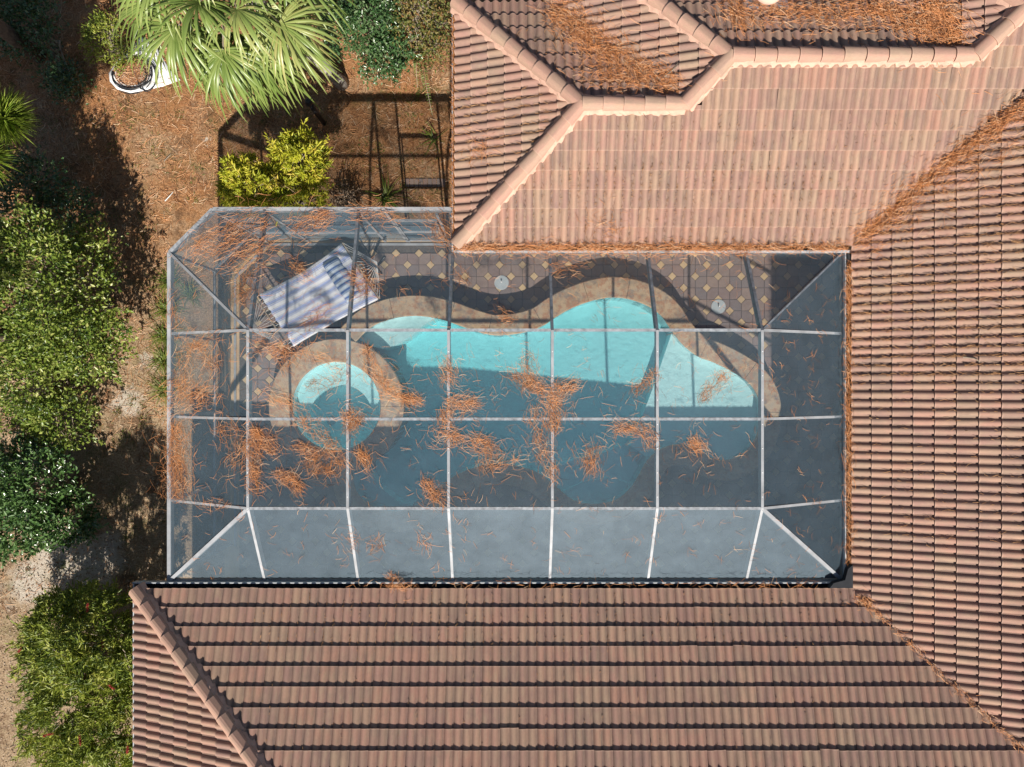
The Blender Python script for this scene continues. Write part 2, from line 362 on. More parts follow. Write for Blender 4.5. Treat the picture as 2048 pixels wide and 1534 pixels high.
def leaves(name, P, D, L, Wd, vals, mat, parent=None, fold=.25):
    """leaf-shaped faces: base P, heading D, length L, width Wd"""
    n = len(P); D = unit(D); up = np.tile([0., 0., 1.], (n, 1)) + rng.normal(0, .5, (n, 3))
    S = unit(np.cross(D, up)); U = np.cross(S, D)
    mid = P + D * (L * .45)[:, None]; tip = P + D * L[:, None] - U * (L * .12)[:, None]
    V = np.stack([P, mid + S * (Wd / 2)[:, None] + U * (Wd * fold)[:, None], tip, mid - S * (Wd / 2)[:, None] + U * (Wd * fold)[:, None]], 1).reshape(-1, 3)
    b = (np.arange(n) * 4)[:, None]
    F = np.concatenate([b + np.array([[0, 1, 2]]), b + np.array([[0, 2, 3]])], 1).reshape(-1, 3)
    return fast_mesh(name, V, F, np.repeat(vals, 4), mat, parent)

def shrub(name, base, blobs, n_tips, per, leaf, mat, label, cat='shrub', group=None, rc=.10, spread=1.0, branch=26, twig='twig', core=.25, seed=3, thing=None):
    """blobs: (centre, radii); leaf: (length, width). tips sit on a lumpy shell, each a spray of leaves; branches run to some of them"""
    r = np.random.default_rng(seed)
    root = thing or tag(empty(name, base), label, cat, group)
    b0 = np.array(base, float); vol = np.array([np.prod(rr) ** (2 / 3) for _, rr in blobs]); vol /= vol.sum()
    subs = []
    for c, rr in blobs:                                  # each mass is a cluster of smaller boughs
        rr = np.array(rr); m = max(7, int(9 * np.mean(rr) ** 1.2))
        for _ in range(m):
            d = r.normal(0, 1, 3); d /= np.linalg.norm(d); d[2] = abs(d[2]) * .9 - .15
            f = r.uniform(.30, .52) * (.75 if np.mean(rr) > 1 else 1)
            subs.append((np.array(c) + d * rr * (1.02 - f * r.uniform(.7, 1.1)), rr * f * np.array([1, 1, .8]) * r.uniform(.8, 1.25, 3)))
        subs.append((np.array(c), rr * .62))
    blobs = subs; vol = np.array([np.prod(rr) ** (2 / 3) for _, rr in blobs]); vol /= vol.sum()
    T = []; N = []
    while len(T) < n_tips:
        i = r.choice(len(blobs), p=vol); c, rr = blobs[i]; c = np.array(c); rr = np.array(rr)
        d = r.normal(0, 1, 3); d /= np.linalg.norm(d)
        if d[2] < -.35: continue
        lump = 1 + .13 * math.sin(5 * d[0] + 3 * c[1] + seed) + .12 * math.sin(6 * d[1] + 4 * d[2] + c[0] * 2) + r.normal(0, .07)
        if r.random() < core: lump *= r.uniform(.55, .9)
        p = c + d * rr * lump
        if p[2] < .05 - .15: continue
        inside = False
        for j, (c2, r2) in enumerate(blobs):
            if j != i and np.sum(((p - np.array(c2)) / (np.array(r2) * .8)) ** 2) < 1: inside = True
        if inside: continue
        T.append(p); N.append(unit((d / rr)[None])[0])
    T = np.array(T); N = np.array(N)
    k = r.poisson(per, n_tips) + 3; idx = np.repeat(np.arange(n_tips), k); n = len(idx)
    P = T[idx] + r.normal(0, rc, (n, 3)); D = N[idx] * .7 + r.normal(0, .75 * spread, (n, 3)); D[:, 2] += .25
    tone = np.clip(r.normal(.5, .2, n_tips)[idx] + r.normal(0, .16, n), 0, 1)
    L = leaf[0] * r.uniform(.65, 1.25, n); Wd = leaf[1] * r.uniform(.7, 1.2, n)
    mb = MB(); SP = []; SD = []; ST = []
    for i in r.choice(n_tips, max(6, int(n_tips * .085)), replace=False):
        d = N[i] + r.normal(0, .45, 3); d[2] = d[2] * .5 + .12; d /= np.linalg.norm(d); ln = r.uniform(.18, .5) * spread * (1 if np.mean(blobs[0][1]) > .25 else .7); m = int(ln / leaf[0] * 4.5) + 4
        t = r.random(m); pp = T[i] + np.outer(t * ln, d) - np.outer(t * t * ln * .2, [0, 0, 1.0]); SP.append(pp); sdv = r.normal(0, .8, (m, 3)) + d; SD.append(sdv); ST.append(np.clip(r.normal(.62, .2, m), 0, 1))
        mb.tube([Vector(T[i] - d * .2 - b0), Vector(T[i] + d * ln * .9 - b0 - np.array([0, 0, ln * .16]))], [.008, .003], 4)
    SP = np.concatenate(SP); m = len(SP); P = np.concatenate([P, SP]); D = np.concatenate([D, np.concatenate(SD)]); tone = np.concatenate([tone, np.concatenate(ST)])
    L = np.concatenate([L, leaf[0] * r.uniform(.6, 1.1, m)]); Wd = np.concatenate([Wd, leaf[1] * r.uniform(.7, 1.1, m)])
    leaves('foliage', P - b0, D, L, Wd, tone, mat, root)
    for i in r.choice(n_tips, branch, replace=False):
        q = T[i] - b0; s = Vector((r.normal(0, .08), r.normal(0, .08), 0)); q = Vector(q)
        mid = q * .5 + Vector((r.normal(0, .12), r.normal(0, .12), q.z * .12))
        mb.tube([s, s * .5 + mid * .5 + Vector((0, 0, .05)), mid, q], [.028, .02, .014, .005], 5)
    mb.build('branches', twig, root)
    return root

# ------------------------------------------------------------------ the ground
GZ = -.15
def ground_sheet():
    xs = [-60, -30, -16, -11, -8, -6.45, 8.3, 11, 30, 60]; ys = [-60, -30, -12, -8, -4.5, 3.3, 6, 9, 14, 30, 60]
    V = [(x, y, GZ) for y in ys for x in xs]; F = []; n = len(xs)
    for j in range(len(ys) - 1):
        for i in range(n - 1):
            if xs[i] == -6.45 and ys[j] == -4.5: continue      # the slab and the pool take this cell
            F.append((j * n + i, j * n + i + 1, (j + 1) * n + i + 1, (j + 1) * n + i))
    tag(mesh('ground', V, F, 'ground'), kind='structure')
ground_sheet()

# ------------------------------------------------------------------ the house: roof planes, tiles, ridges
S, HE = .42, 2.95                                     # pitch and the height of the tile eave
NRM = math.sqrt(1 + S * S)
YE1, XA, YN, XD, YE2, XW = 2.573, -1.0, 6.95, 6.26, -3.795, -6.88
house = tag(empty('house', (2.5, 6.0, 0)), 'large house with pink-brown concrete tile roof wrapped around the screened pool', 'house')
HB = Vector(house.location)
def hchild(o): o.location = Vector(o.location) - HB; return o
TW, TE = .318, .305                                   # tile width and exposure in plan
def roll(u):
    u = u % 1.0
    return 0.0 if u < .2 else .047 * math.sin(math.pi * (u - .2) / .8) ** .75
PROF = [0, .2, .27, .42, .6, .78, .93, 1.0, 1.2, 1.27, 1.42, 1.6, 1.78, 1.93, 1.998]
LT = (TE + .04) * NRM
def tile_mesh():
    V = []; F = []; n = len(PROF)
    for v in (0, LT):
        for u in PROF:
            z = roll(u) + .010 + .038 * (1 - v / LT); V.append((u * TW / 2 + .002, v, z))
    for u in PROF: V.append((u * TW / 2 + .002, .004, roll(u) * .92 + .010))
    V += V[:n]
    for i in range(n - 1):
        F.append((i, i + 1, n + i + 1, n + i)); F.append((2 * n + i, 2 * n + i + 1, 3 * n + i + 1, 3 * n + i))
    me = bpy.data.meshes.new('roof_tile'); me.from_pydata(V, [], F); me.materials.append(M['tile'])
    me.polygons.foreach_set('use_smooth', [i % 2 == 0 for i in range(len(F))]); me.update()
    return me
TILE = tile_mesh()
def pt_in(poly, x, y):
    c = False
    for i in range(len(poly)):
        (x1, y1), (x2, y2) = poly[i], poly[i - 1]
        if (y1 > y) != (y2 > y) and x < (x2 - x1) * (y - y1) / (y2 - y1) + x1: c = not c
    return c
def seg_hits(a, b, x0, x1, y0, y1):
    t0, t1 = 0., 1.; dx, dy = b[0] - a[0], b[1] - a[1]
    for p, q in ((-dx, a[0] - x0), (dx, x1 - a[0]), (-dy, a[1] - y0), (dy, y1 - a[1])):
        if abs(p) < 1e-12:
            if q < 0: return False
        else:
            t = q / p
            if p < 0: t0 = max(t0, t)
            else: t1 = min(t1, t)
    return t0 < t1
PLANES = []
def slope(poly, origin, e, n, label, margin=.35, jitter=.004, off=0.0):
    """poly in plan; eave runs along e from origin, n points up the slope in plan"""
    e, n = Vector((*e, 0)), Vector((*n, 0)); O = Vector((*origin, HE))
    if e.cross(n).z < 0: e = -e
    vdir = (n + Vector((0, 0, S))) / NRM; nor = e.cross(vdir)
    PLANES.append((poly, O, n))
    hz = lambda x, y: HE + S * ((Vector((x, y, 0)) - Vector((O.x, O.y, 0))).dot(n))
    loc = Vector((sum(p[0] for p in poly) / len(poly), sum(p[1] for p in poly) / len(poly), 0)); loc.z = hz(loc.x, loc.y)
    Vt = [Vector((x, y, hz(x, y) - .004)) - loc for x, y in poly] + [Vector((x, y, hz(x, y) - .06)) - loc for x, y in poly]
    k = len(poly); bm = bmesh.new(); vv = [bm.verts.new(v) for v in Vt]
    bm.faces.new(vv[:k]); bm.faces.new(vv[k:][::-1])
    for i in range(k): bm.faces.new((vv[i], vv[(i + 1) % k], vv[k + (i + 1) % k], vv[k + i]))
    bmesh.ops.recalc_face_normals(bm, faces=bm.faces)
    me = bpy.data.meshes.new('roof_slope'); bm.to_mesh(me); bm.free()
    so = link('roof_slope', me, 'underlay', house); so.location = loc - HB; so['label'] = label
    uw = [((Vector((x, y, 0)) - Vector((O.x, O.y, 0))).dot(e), (Vector((x, y, 0)) - Vector((O.x, O.y, 0))).dot(n)) for x, y in poly]
    area = sum(uw[i - 1][0] * uw[i][1] - uw[i][0] * uw[i - 1][1] for i in range(k))
    if area < 0: uw = uw[::-1]
    us = [p[0] for p in uw]; ws = [p[1] for p in uw]
    rest = bmesh.new(); made = 0; r = random.Random(int(abs(origin[0] * 37 + origin[1] * 91)) + k)
    for row in range(int(max(ws) / TE) + 1):
        w0 = row * TE
        for col in range(int(math.floor(min(us) / TW)) - 1, int(max(us) / TW) + 2):
            u0 = col * TW + off; u1 = u0 + TW; w1 = w0 + TE
            cs = [(u0 + .03, w0 + .03), (u1 - .03, w0 + .03), (u1 - .03, w1 - .03), (u0 + .03, w1 - .03), (u0 + TW / 2, w0 + TE / 2), (u0+TW/2, w0+.02), (u0+TW/2, w1-.02)]
            if not any(pt_in(uw, *c) for c in cs): continue
            cuts = []
            for i in range(k):
                a, b = uw[i], uw[(i + 1) % k]
                if abs(a[1]) < 1e-6 and abs(b[1]) < 1e-6: continue      # the eave itself
                if seg_hits(a, b, u0, u1, w0 - .001, w1 + .04): cuts.append((a, b))
            P = O + e * u0 + n * (w0 - .02) + Vector((0, 0, S * (w0 - .02)))
            Mx = Matrix((e, vdir, nor)).transposed().to_4x4()
            rot = Matrix.Rotation(r.gauss(0, .006), 4, 'Z') @ Matrix.Rotation(r.gauss(0, .005), 4, 'Y')
            if r.random() < .025: rot = Matrix.Translation((0, -r.uniform(.004, .016), 0)) @ Matrix.Rotation(r.gauss(0, .02), 4, 'Z')      # a slipped tile
            Mx = Matrix.Translation(P + nor * r.uniform(0, jitter)) @ Mx @ rot
            ctr = P + (e * TW + n * TE) * .5
            q = FPX / (HC - ctr.z); inview = abs(ctr.x) * q < 1024 + margin * q and abs(ctr.y) * q < 767 + margin * q
            me = TILE
            if cuts or not inview:
                bm = bmesh.new(); bm.from_mesh(TILE)
                for a, b in cuts:
                    ax, ay = a[0] - u0, (a[1] - (w0 - .02)) * NRM; bx, by = b[0] - u0, (b[1] - (w0 - .02)) * NRM
                    nn = Vector((-(by - ay), bx - ax, 0))
                    bmesh.ops.bisect_plane(bm, geom=bm.verts[:] + bm.edges[:] + bm.faces[:], plane_co=(ax, ay, 0), plane_no=nn, clear_inner=True)
                if not bm.faces: bm.free(); continue
                if inview:
                    me = bpy.data.meshes.new('roof_tile'); bm.to_mesh(me); me.materials.append(M['tile']); bm.free()
                else:
                    tmp = bpy.data.meshes.new('t'); bm.transform(Matrix.Translation(-loc) @ Mx); bm.to_mesh(tmp); bm.free(); rest.from_mesh(tmp); bpy.data.meshes.remove(tmp); continue
            o = bpy.data.objects.new('roof_tile', me); C.objects.link(o); o.parent = so
            o.matrix_local = Matrix.Translation(-loc) @ Mx; made += 1
    if rest.faces:
        me = bpy.data.meshes.new('roof_tile_field'); rest.to_mesh(me); t = link('roof_tile_field', me, 'tile', so); t['kind'] = 'stuff'
    rest.free()
    return so
yr1 = (YE1 + YN) / 2; xp1 = XA + yr1 - YE1            # the low ridge
xq = 2.95; P2 = (xq + .69, yr1 + .69); XB = P2[0] - (P2[1] - YE1)      # the second wing's hip foot, its peak and its eave
P3 = (7.68, P2[1]); P5 = (8.34, P2[1] + .66); XC = P3[0] - (P3[1] - YE1)
yv = P5[1]; xv = XD + (yv - YE1)
FAR = 4.34
S1 = [(XA, YE1), (XD, YE1), (xv, yv), P5, P3, P2, (xq, yr1), (xp1, yr1)]
slope(S1, (XA, YE1), (1, 0), (0, 1), 'sunlit pink slope facing the pool with straw in its channels', off=.1)
slope([(XA, YE1), (xp1, yr1), (XA, YN)], (XA, YE1), (0, 1), (1, 0), 'triangular hip end beside the gutter full of straw', off=.05)
yb = YN - 0.0
N1 = [(xp1, yr1), (xq, yr1), (xq - (YN - yr1), YN), (XA, YN)]
slope(N1, (XA, YN), (1, 0), (0, -1), 'grey shaded slope behind the low ridge')
ybn = P2[1] + (P2[0] - XB)
slope([(xq, yr1), P2, (XB, ybn), (XB, YN)], (XB, YN), (0, 1), (1, 0), 'narrow slope between straw-filled valley and hip')
slope([P2, P3, (P3[0] - (ybn - P2[1]), ybn), (XB, ybn)], (XB, ybn), (1, 0), (0, -1), 'grey shaded slope behind the upper ridge with a vent')
slope([P3, P5, (P5[0] - (ybn - P3[1]) + .66, ybn), (P3[0] - (ybn - P3[1]), ybn)], (XC, ybn), (0, 1), (1, 0), 'small slope in the corner beside a straw-filled valley')
slope([P5, (xv, yv), (xv, ybn), (P5[0] - (ybn - P5[1]), ybn)], (XA, P5[1] + (P5[1] - YE1)), (1, 0), (0, -1), 'back slope at the far corner')
slope([(XD, YE2), (XD, YE1), (xv, yv), (XD + FAR, YE1 + FAR), (XD + FAR, YE2 - FAR)], (XD, YE2), (0, 1), (1, 0), 'long slope of narrow tile rows rising to the right of the pool', off=.12)
slope([(XW, YE2), (XD, YE2), (XD + FAR, YE2 - FAR), (XW + FAR, YE2 - FAR)], (XW, YE2), (1, 0), (0, -1), 'brown slope below the pool with dark shadow lines')
slope([(XW, YE2), (XW + FAR, YE2 - FAR), (XW + FAR, YE2 - FAR - .6), (XW, YE2 - FAR - .6)], (XW, YE2), (0, -1), (1, 0), 'hip end slope beside the bottlebrush shrub', off=.09)
def roof_z(x, y):
    best = -9
    for poly, O, n in PLANES:
        if pt_in(poly, x, y): best = max(best, HE + S * ((x - O.x) * n.x + (y - O.y) * n.y))
    return best if best > 0 else HE

def cap_mesh(Lc, round_, w=.27):
    prof = []
    if round_: prof = [(math.cos(math.pi * t), math.sin(math.pi * t)) for t in np.linspace(.02, .98, 8)]
    else: prof = [(1, 0), (.80, .40), (.30, .86), (0, .97), (-.30, .86), (-.80, .40), (-1, 0)]
    hgt = .115; V = []; n = len(prof)
    for y, s, lift in ((0, 1.0, .018), (Lc, .86, 0)):
        V += [(a * w / 2 * s, y, b * hgt * s + lift) for a, b in prof]
    V += [(a * w / 2 * .88, .003, b * hgt * .85 + .008) for a, b in prof]
    V += V[:2 * n]
    F = [(i + 1, i, n + i, n + i + 1) for i in range(n - 1)] + [(2 * n + i + 1, 2 * n + i, 3 * n + i, 3 * n + i + 1) for i in range(n - 1)]
    F.append(tuple(4 * n + i for i in range(n)))
    me = bpy.data.meshes.new('ridge_cap'); me.from_pydata(V, [], F); me.materials.append(M['cap'])
    if round_: me.polygons.foreach_set('use_smooth', [i < n - 1 for i in range(len(F))])
    me.update(); return me
CAPR, CAPA = cap_mesh(.41, True), cap_mesh(.41, False)
def ridge(p, q, round_=True, start=.0, lift=.055, mortar=True):
    """caps laid from the low end p to the high end q"""
    p, q = Vector(p), Vector(q); L = (q - p).length; t = (q - p) / L
    side = t.cross(Vector((0, 0, 1))).normalized(); up = side.cross(t)
    root = empty('ridge', p - HB, house)
    n = max(1, round((L - start) / .362)); ex = (L - start) / n
    if mortar:
        V = []; F = []; m = int(L / .045) + 1; r = random.Random(int(L * 1000))
        for i in range(m + 1):
            s = t * (L * i / m); wob = .012 * math.sin(i * .9) + r.gauss(0, .006)
            for x, z in ((-.175 - wob, -.01), (-.115, .06 + lift * .5), (.115, .06 + lift * .5), (.175 + wob * .8, -.01)): V.append(s + side * x + up * z)
        for i in range(m):
            for j in range(3): F.append((i * 4 + j, i * 4 + j + 1, (i + 1) * 4 + j + 1, (i + 1) * 4 + j))
        F.append((0, 3, 2, 1)); F.append(tuple(m * 4 + j for j in range(4)))
        mesh('mortar_bed', V, F, 'mortar', root, True)
    r = random.Random(int(p.x * 77 + p.y * 13))
    for i in range(n):
        o = bpy.data.objects.new('ridge_cap', CAPR if round_ else CAPA); C.objects.link(o); o.parent = root
        mx = Matrix((side, t, up)).transposed().to_4x4()
        o.matrix_local = Matrix.Translation(t * (start + i * ex) + up * (lift + r.uniform(-.003, .003)) + side * r.gauss(0, .004)) @ mx @ Matrix.Rotation(r.gauss(0, .012), 4, 'Z')
    return root
def rz(x, y): return Vector((x, y, max(HE + S * min(abs(1e3), 0) if False else roof_on(x, y), HE)))
def roof_on(x, y):
    # height of the nearest roof plane above a point on a ridge line
    z = []
    for dx, dy in ((.02, 0), (-.02, 0), (0, .02), (0, -.02)):
        k = roof_z(x + dx, y + dy)
        if k > HE + .001: z.append(k)
    return max(z) + .006 if z else HE
zl = HE + S * (yr1 - YE1); zp2 = HE + S * (P2[1] - YE1); zp5 = HE + S * (P5[1] - YE1)
ridge((XA - .02, YE1 - .02, HE), (xp1, yr1, zl))
ridge((XA - .02, YN + .02, HE), (xp1, yr1, zl))
ridge((xp1, yr1, zl), (xq, yr1, zl))
ridge((xq, yr1, zl), (*P2, zp2), lift=.06)
ridge((XB, ybn, HE), (*P2, zp2))
ridge((*P2, zp2), (*P3, zp2))
ridge((*P3, zp2), (*P5, zp5))
ridge((P5[0] - 1.9, P5[1] + 1.9, zp5 - 1.9 * S), (*P5, zp5))
ridge((*P5, zp5), (xv - .05, yv, zp5))
ridge((XW - .02, YE2 + .02, HE), (XW + FAR, YE2 - FAR, HE + S * FAR), False, .02)

# walls, soffits, gutters
def wall(b, label=None):
    o = one_box('wall', b, 'stucco', house); o.location = -HB
    return o
wall((-.45, 6.9, 3.20, 3.40, GZ, 2.78)); wall((-.45, -.25, 3.402, 6.4, GZ, 2.78)); wall((8.2, 8.4, -4.4, 3.40, GZ, 2.78))
wall((-6.3, 8.6, -4.62, -4.42, GZ, 2.78)); wall((-6.3, -6.1, -9, -4.624, GZ, 2.78)); wall((-.25, 8.2, 6.2, 6.4, GZ, 2.78))
def hbox(name, b, mat):
    o = one_box(name, b, mat, house); o.location = -HB; return o
hbox('soffit', (-.9, 6.3, 2.66, 3.19, 2.76, 2.79), 'stucco'); hbox('soffit', (6.32, 8.19, -3.9, 3.19, 2.74, 2.77), 'stucco')
hbox('soffit', (-6.8, 6.3, -4.41, -3.92, 2.76, 2.79), 'stucco'); hbox('soffit', (-.9, -.46, 2.66, 6.9, 2.795, 2.82), 'stucco')
hbox('soffit', (-6.8, -6.31, -9, -4.0, 2.795, 2.82), 'stucco')
def gutter(p, q, inward, w=.13, label=None, mat_out='gutter'):
    """open channel: back, floor and front lip; p-q is the tile edge, inward points away from the roof"""
    p, q, inw = Vector(p), Vector(q), Vector((*inward, 0)); root = empty('gutter', p - HB, house)
    t = (q - p)
    def strip(name, pts, mat):
        V = [a for a in pts] + [a + t for a in pts]; k = len(pts)
        mesh(name, V, [(i, (i + 1) % k, k + (i + 1) % k, k + i) for i in range(k)] + [tuple(range(k))[::-1], tuple(range(k, 2 * k))], mat, root)
    z = Vector((0, 0, 1))
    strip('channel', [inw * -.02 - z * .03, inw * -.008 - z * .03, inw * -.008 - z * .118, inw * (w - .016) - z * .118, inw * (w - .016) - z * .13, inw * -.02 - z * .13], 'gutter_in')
    strip('lip', [inw * (w - .014) - z * .005, inw * (w + .006) - z * .005, inw * (w + .006) - z * .13, inw * (w - .014) - z * .13], mat_out)
    strip('fascia', [inw * -.045 - z * .03, inw * -.022 - z * .03, inw * -.022 - z * .21, inw * -.045 - z * .21], 'gutter')
    return root
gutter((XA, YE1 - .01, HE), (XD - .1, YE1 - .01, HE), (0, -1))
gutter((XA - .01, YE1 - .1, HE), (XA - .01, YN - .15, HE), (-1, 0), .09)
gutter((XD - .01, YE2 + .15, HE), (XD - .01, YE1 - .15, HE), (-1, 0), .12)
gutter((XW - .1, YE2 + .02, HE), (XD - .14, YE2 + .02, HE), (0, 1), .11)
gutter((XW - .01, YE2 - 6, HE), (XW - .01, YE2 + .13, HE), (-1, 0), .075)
# black splash guard where two gutters meet, and the pale corner clip at the other corner
m = MB(); pts = []
for a, r_ in ((0, .42), (14, .36), (32, .24), (45, .20), (58, .24), (76, .36), (90, .42)):
    pts.append((XD - .05 - r_ * math.cos(R(a)), YE2 + .07 + r_ * math.sin(R(a))))
pts.append((XD - .05, YE2 + .07))
V = [(x, y, HE + .0) for x, y in pts] + [(x, y, HE + .12) for x, y in pts]; k = len(pts)
m.add(V, [tuple(range(k, 2 * k))[::-1], tuple(range(k))] + [(i, (i + 1) % k, k + (i + 1) % k, k + i) for i in range(k)])
o = m.build('splash_guard', 'black', house); o.location = -HB; o['label'] = 'black sheet metal guard in the gutter corner'
hbox('corner_clip', (XD - .30, XD - .02, YE1 - .17, YE1 - .12, HE - .02, HE + .012), 'gutter')
hbox('corner_clip', (XD - .10, XD - .02, YE1 - .34, YE1 - .171, HE - .02, HE + .012), 'gutter_in')
# round vent on the back slope
vp = at(1552, -44, 4.2); zv = HE + S * (ybn - vp.y)
root = empty('roof_vent', Vector((vp.x, vp.y, zv)) - HB, house)
m = MB(); m.box(-.36, .36, -.34, .34, .02, .085); fl = m.build('flashing', 'flash', root); fl.rotation_euler = (-math.atan(S), 0, 0)
m = MB(); m.tube([(0, 0, 0), (0, 0, .24)], .13, 20); m.build('pipe', 'vent_paint', root, True)
m = MB(); m.tube([(0, 0, .20), (0, 0, .245), (0, 0, .30), (0, 0, .325), (0, 0, .33)], [.25, .26, .245, .16, .01], 32); m.build('cowl', 'vent_paint', root, True)

# ------------------------------------------------------------------ deck, pool, spa
def smooth_closed(P, it=2):
    P = [Vector(p).to_2d() if len(p) > 2 else Vector(p) for p in P]
    for _ in range(it):
        Q = []
        for i in range(len(P)):
            a, b = P[i], P[(i + 1) % len(P)]; Q += [a * .75 + b * .25, a * .25 + b * .75]
        P = Q
    return P
HCOP = .50; HWAT = .40
spa_c = at(672, 812, HCOP).to_2d(); SPA_I, SPA_O = 91 * (HC - HCOP) / FPX, 133 * (HC - HCOP) / FPX
edge_px = [(709, 682), (740, 652), (781, 635), (822, 629), (857, 631), (893, 639), (941, 656), (982, 667), (1015, 667), (1052, 661), (1085, 649), (1110, 632), (1142, 614), (1183, 599), (1224, 592), (1265, 597), (1302, 612), (1327, 632), (1347, 661), (1368, 687), (1397, 710), (1433, 724), (1470, 743), (1499, 763), (1515, 784), (1524, 812), (1522, 850), (1513, 880), (1493, 906), (1464, 921), (1440, 922), (1417, 915), (1397, 902), (1372, 892), (1343, 893), (1315, 905), (1294, 927), (1278, 956), (1259, 983), (1230, 1004), (1185, 1011), (1145, 1002), (1110, 975), (1080, 951), (1040, 936), (1000, 930), (960, 935), (918, 950), (888, 970), (858, 994), (833, 1013), (795, 1026), (755, 1020), (722, 1000), (706, 975), (702, 944)]
E = [at(x, y, HCOP).to_2d() for x, y in edge_px]
def dens(P, step=.06):                                   # Catmull-Rom through the points
    out = []
    for i in range(len(P) - 1):
        p0, p1, p2, p3 = P[max(i - 1, 0)], P[i], P[i + 1], P[min(i + 2, len(P) - 1)]
        k = max(2, int((p2 - p1).length / step))
        for j in range(k):
            t = j / k
            out.append(.5 * ((2 * p1) + (p2 - p0) * t + (2 * p0 - 5 * p1 + 4 * p2 - p3) * t * t + (3 * p1 - p0 - 3 * p2 + p3) * t ** 3))
    out.append(P[-1]); return out
inner = dens(E)
def offs(P, d):
    out = []
    for i in range(len(P)):
        t = (P[min(i + 2, len(P) - 1)] - P[max(i - 2, 0)]).normalized(); out.append(P[i] + Vector((-t.y, t.x)) * d)
    return out
outer = offs(inner, .40)                                 # outline runs clockwise seen from above, so left is outside
a0 = math.atan2(inner[-1].y - spa_c.y, inner[-1].x - spa_c.x); a1 = math.atan2(inner[0].y - spa_c.y, inner[0].x - spa_c.x)
if a1 < a0: a1 += 2 * math.pi
spa_arc = [spa_c + Vector((math.cos(a), math.sin(a))) * SPA_O for a in np.linspace(a0, a1, 30)]
water_poly = inner + spa_arc[1:-1]
def in_poly(P):
    pl = [(p.x, p.y) for p in P]; return lambda x, y: pt_in(pl, x, y)
spa_ring = [spa_c + Vector((math.cos(a), math.sin(a))) * SPA_O for a in np.linspace(0, 2 * math.pi, 64, endpoint=False)]
pool = tag(empty('swimming_pool', (at(1050, 800, 0).x, at(1050, 800, 0).y, 0)), 'free-form turquoise swimming pool with raised flagstone coping and round spa', 'swimming pool')
PB = Vector(pool.location)
def prism(name, poly, z0, z1, mat, parent, off=Vector((0, 0, 0)), smooth=False):
    bm = bmesh.new(); lo = [bm.verts.new((p[0] - off.x, p[1] - off.y, z0 - off.z)) for p in poly]; hi = [bm.verts.new((p[0] - off.x, p[1] - off.y, z1 - off.z)) for p in poly]
    n = len(poly); bm.faces.new(hi); bm.faces.new(lo[::-1])
    for i in range(n): bm.faces.new((lo[i], lo[(i + 1) % n], hi[(i + 1) % n], hi[i]))
    bmesh.ops.recalc_face_normals(bm, faces=bm.faces)
    me = bpy.data.meshes.new(name); bm.to_mesh(me); bm.free()
    return link(name, me, mat, parent, smooth)
# coping stones, each a slab of its own with a fine joint
def coping_stones(I, O, lens, seed):
    r = random.Random(seed); i = 0; n = len(I)
    while i < n - 3:
        k = min(n - 1, i + r.randint(*lens))
        if n - 1 - k < 5: k = n - 1
        a, b = I[i:k + 1], O[i:k + 1]; V = []; F = []; dz = r.uniform(-.003, .003)
        g = .004
        for j in range(len(a)):
            t = (O[min(i + j + 1, n - 1)] - O[max(i + j - 1, 0)]).normalized() * (g if j == 0 else -g if j == len(a) - 1 else 0)
            p, q = a[j] + t, b[j] + t; d = (q - p).normalized()
            pin = p - d * .03; qo = q + d * .025
            for w, z in ((pin + d * .004, HCOP - .07), (pin, HCOP - .03), (pin + d * .02, HCOP + dz), (qo - d * .02, HCOP + dz), (qo, HCOP - .02), (qo, HCOP - .07)):
                V.append((w.x - PB.x, w.y - PB.y, z))
        m_ = len(a)
        for j in range(m_ - 1):
            for c in range(6): F.append((j * 6 + c, j * 6 + (c + 1) % 6, (j + 1) * 6 + (c + 1) % 6, (j + 1) * 6 + c))
        F.append((0, 5, 4, 3, 2, 1)); F.append(tuple((m_ - 1) * 6 + c for c in range(6)))
        me = bpy.data.meshes.new('coping_stone'); me.from_pydata(V, [], F); me.update()
        link('coping_stone', me, 'coping', pool); i = k
coping_stones(inner, outer, (13, 20), 4)
sI = [spa_c + Vector((math.cos(a), math.sin(a))) * SPA_I for a in np.linspace(2.0, 2.0 - 2 * math.pi, 73)]
sO = [spa_c + Vector((math.cos(a), math.sin(a))) * SPA_O for a in np.linspace(2.0, 2.0 - 2 * math.pi, 73)]
coping_stones(sI, sO, (9, 12), 9)
# bond beam walls under the coping: inside plaster face, outside stone face
def ring_wall(I, O, z0, z1, mat, name, closed=False):
    V = []; F = []; n = len(I)
    for p, q in zip(I, O): V += [(p.x - PB.x, p.y - PB.y, z0), (q.x - PB.x, q.y - PB.y, z0), (q.x - PB.x, q.y - PB.y, z1), (p.x - PB.x, p.y - PB.y, z1)]
    for j in range(n - 1):
        for c in range(4): F.append((j * 4 + c, j * 4 + (c + 1) % 4, (j + 1) * 4 + (c + 1) % 4, (j + 1) * 4 + c))
    if not closed: F.append((0, 3, 2, 1)); F.append(tuple((n - 1) * 4 + c for c in range(4)))
    return mesh(name, V, F, mat, pool)
mid = offs(inner, .10)
ring_wall(mid, outer, GZ - .1, HCOP - .072, 'pool_wall', 'outer_wall'); ring_wall(inner, [p * .999 + q * .001 for p, q in zip(mid, outer)], -1.6, HCOP - .074, 'plaster', 'inner_wall')
sM = [spa_c + (p - spa_c) * 1.08 for p in sI]
ring_wall(sM, sO, -1.6, HCOP - .072, 'pool_wall', 'spa_outer_wall', True); ring_wall(sI, [p * 1.0 for p in sM], -1.0, HCOP - .074, 'plaster', 'spa_inner_wall', True)
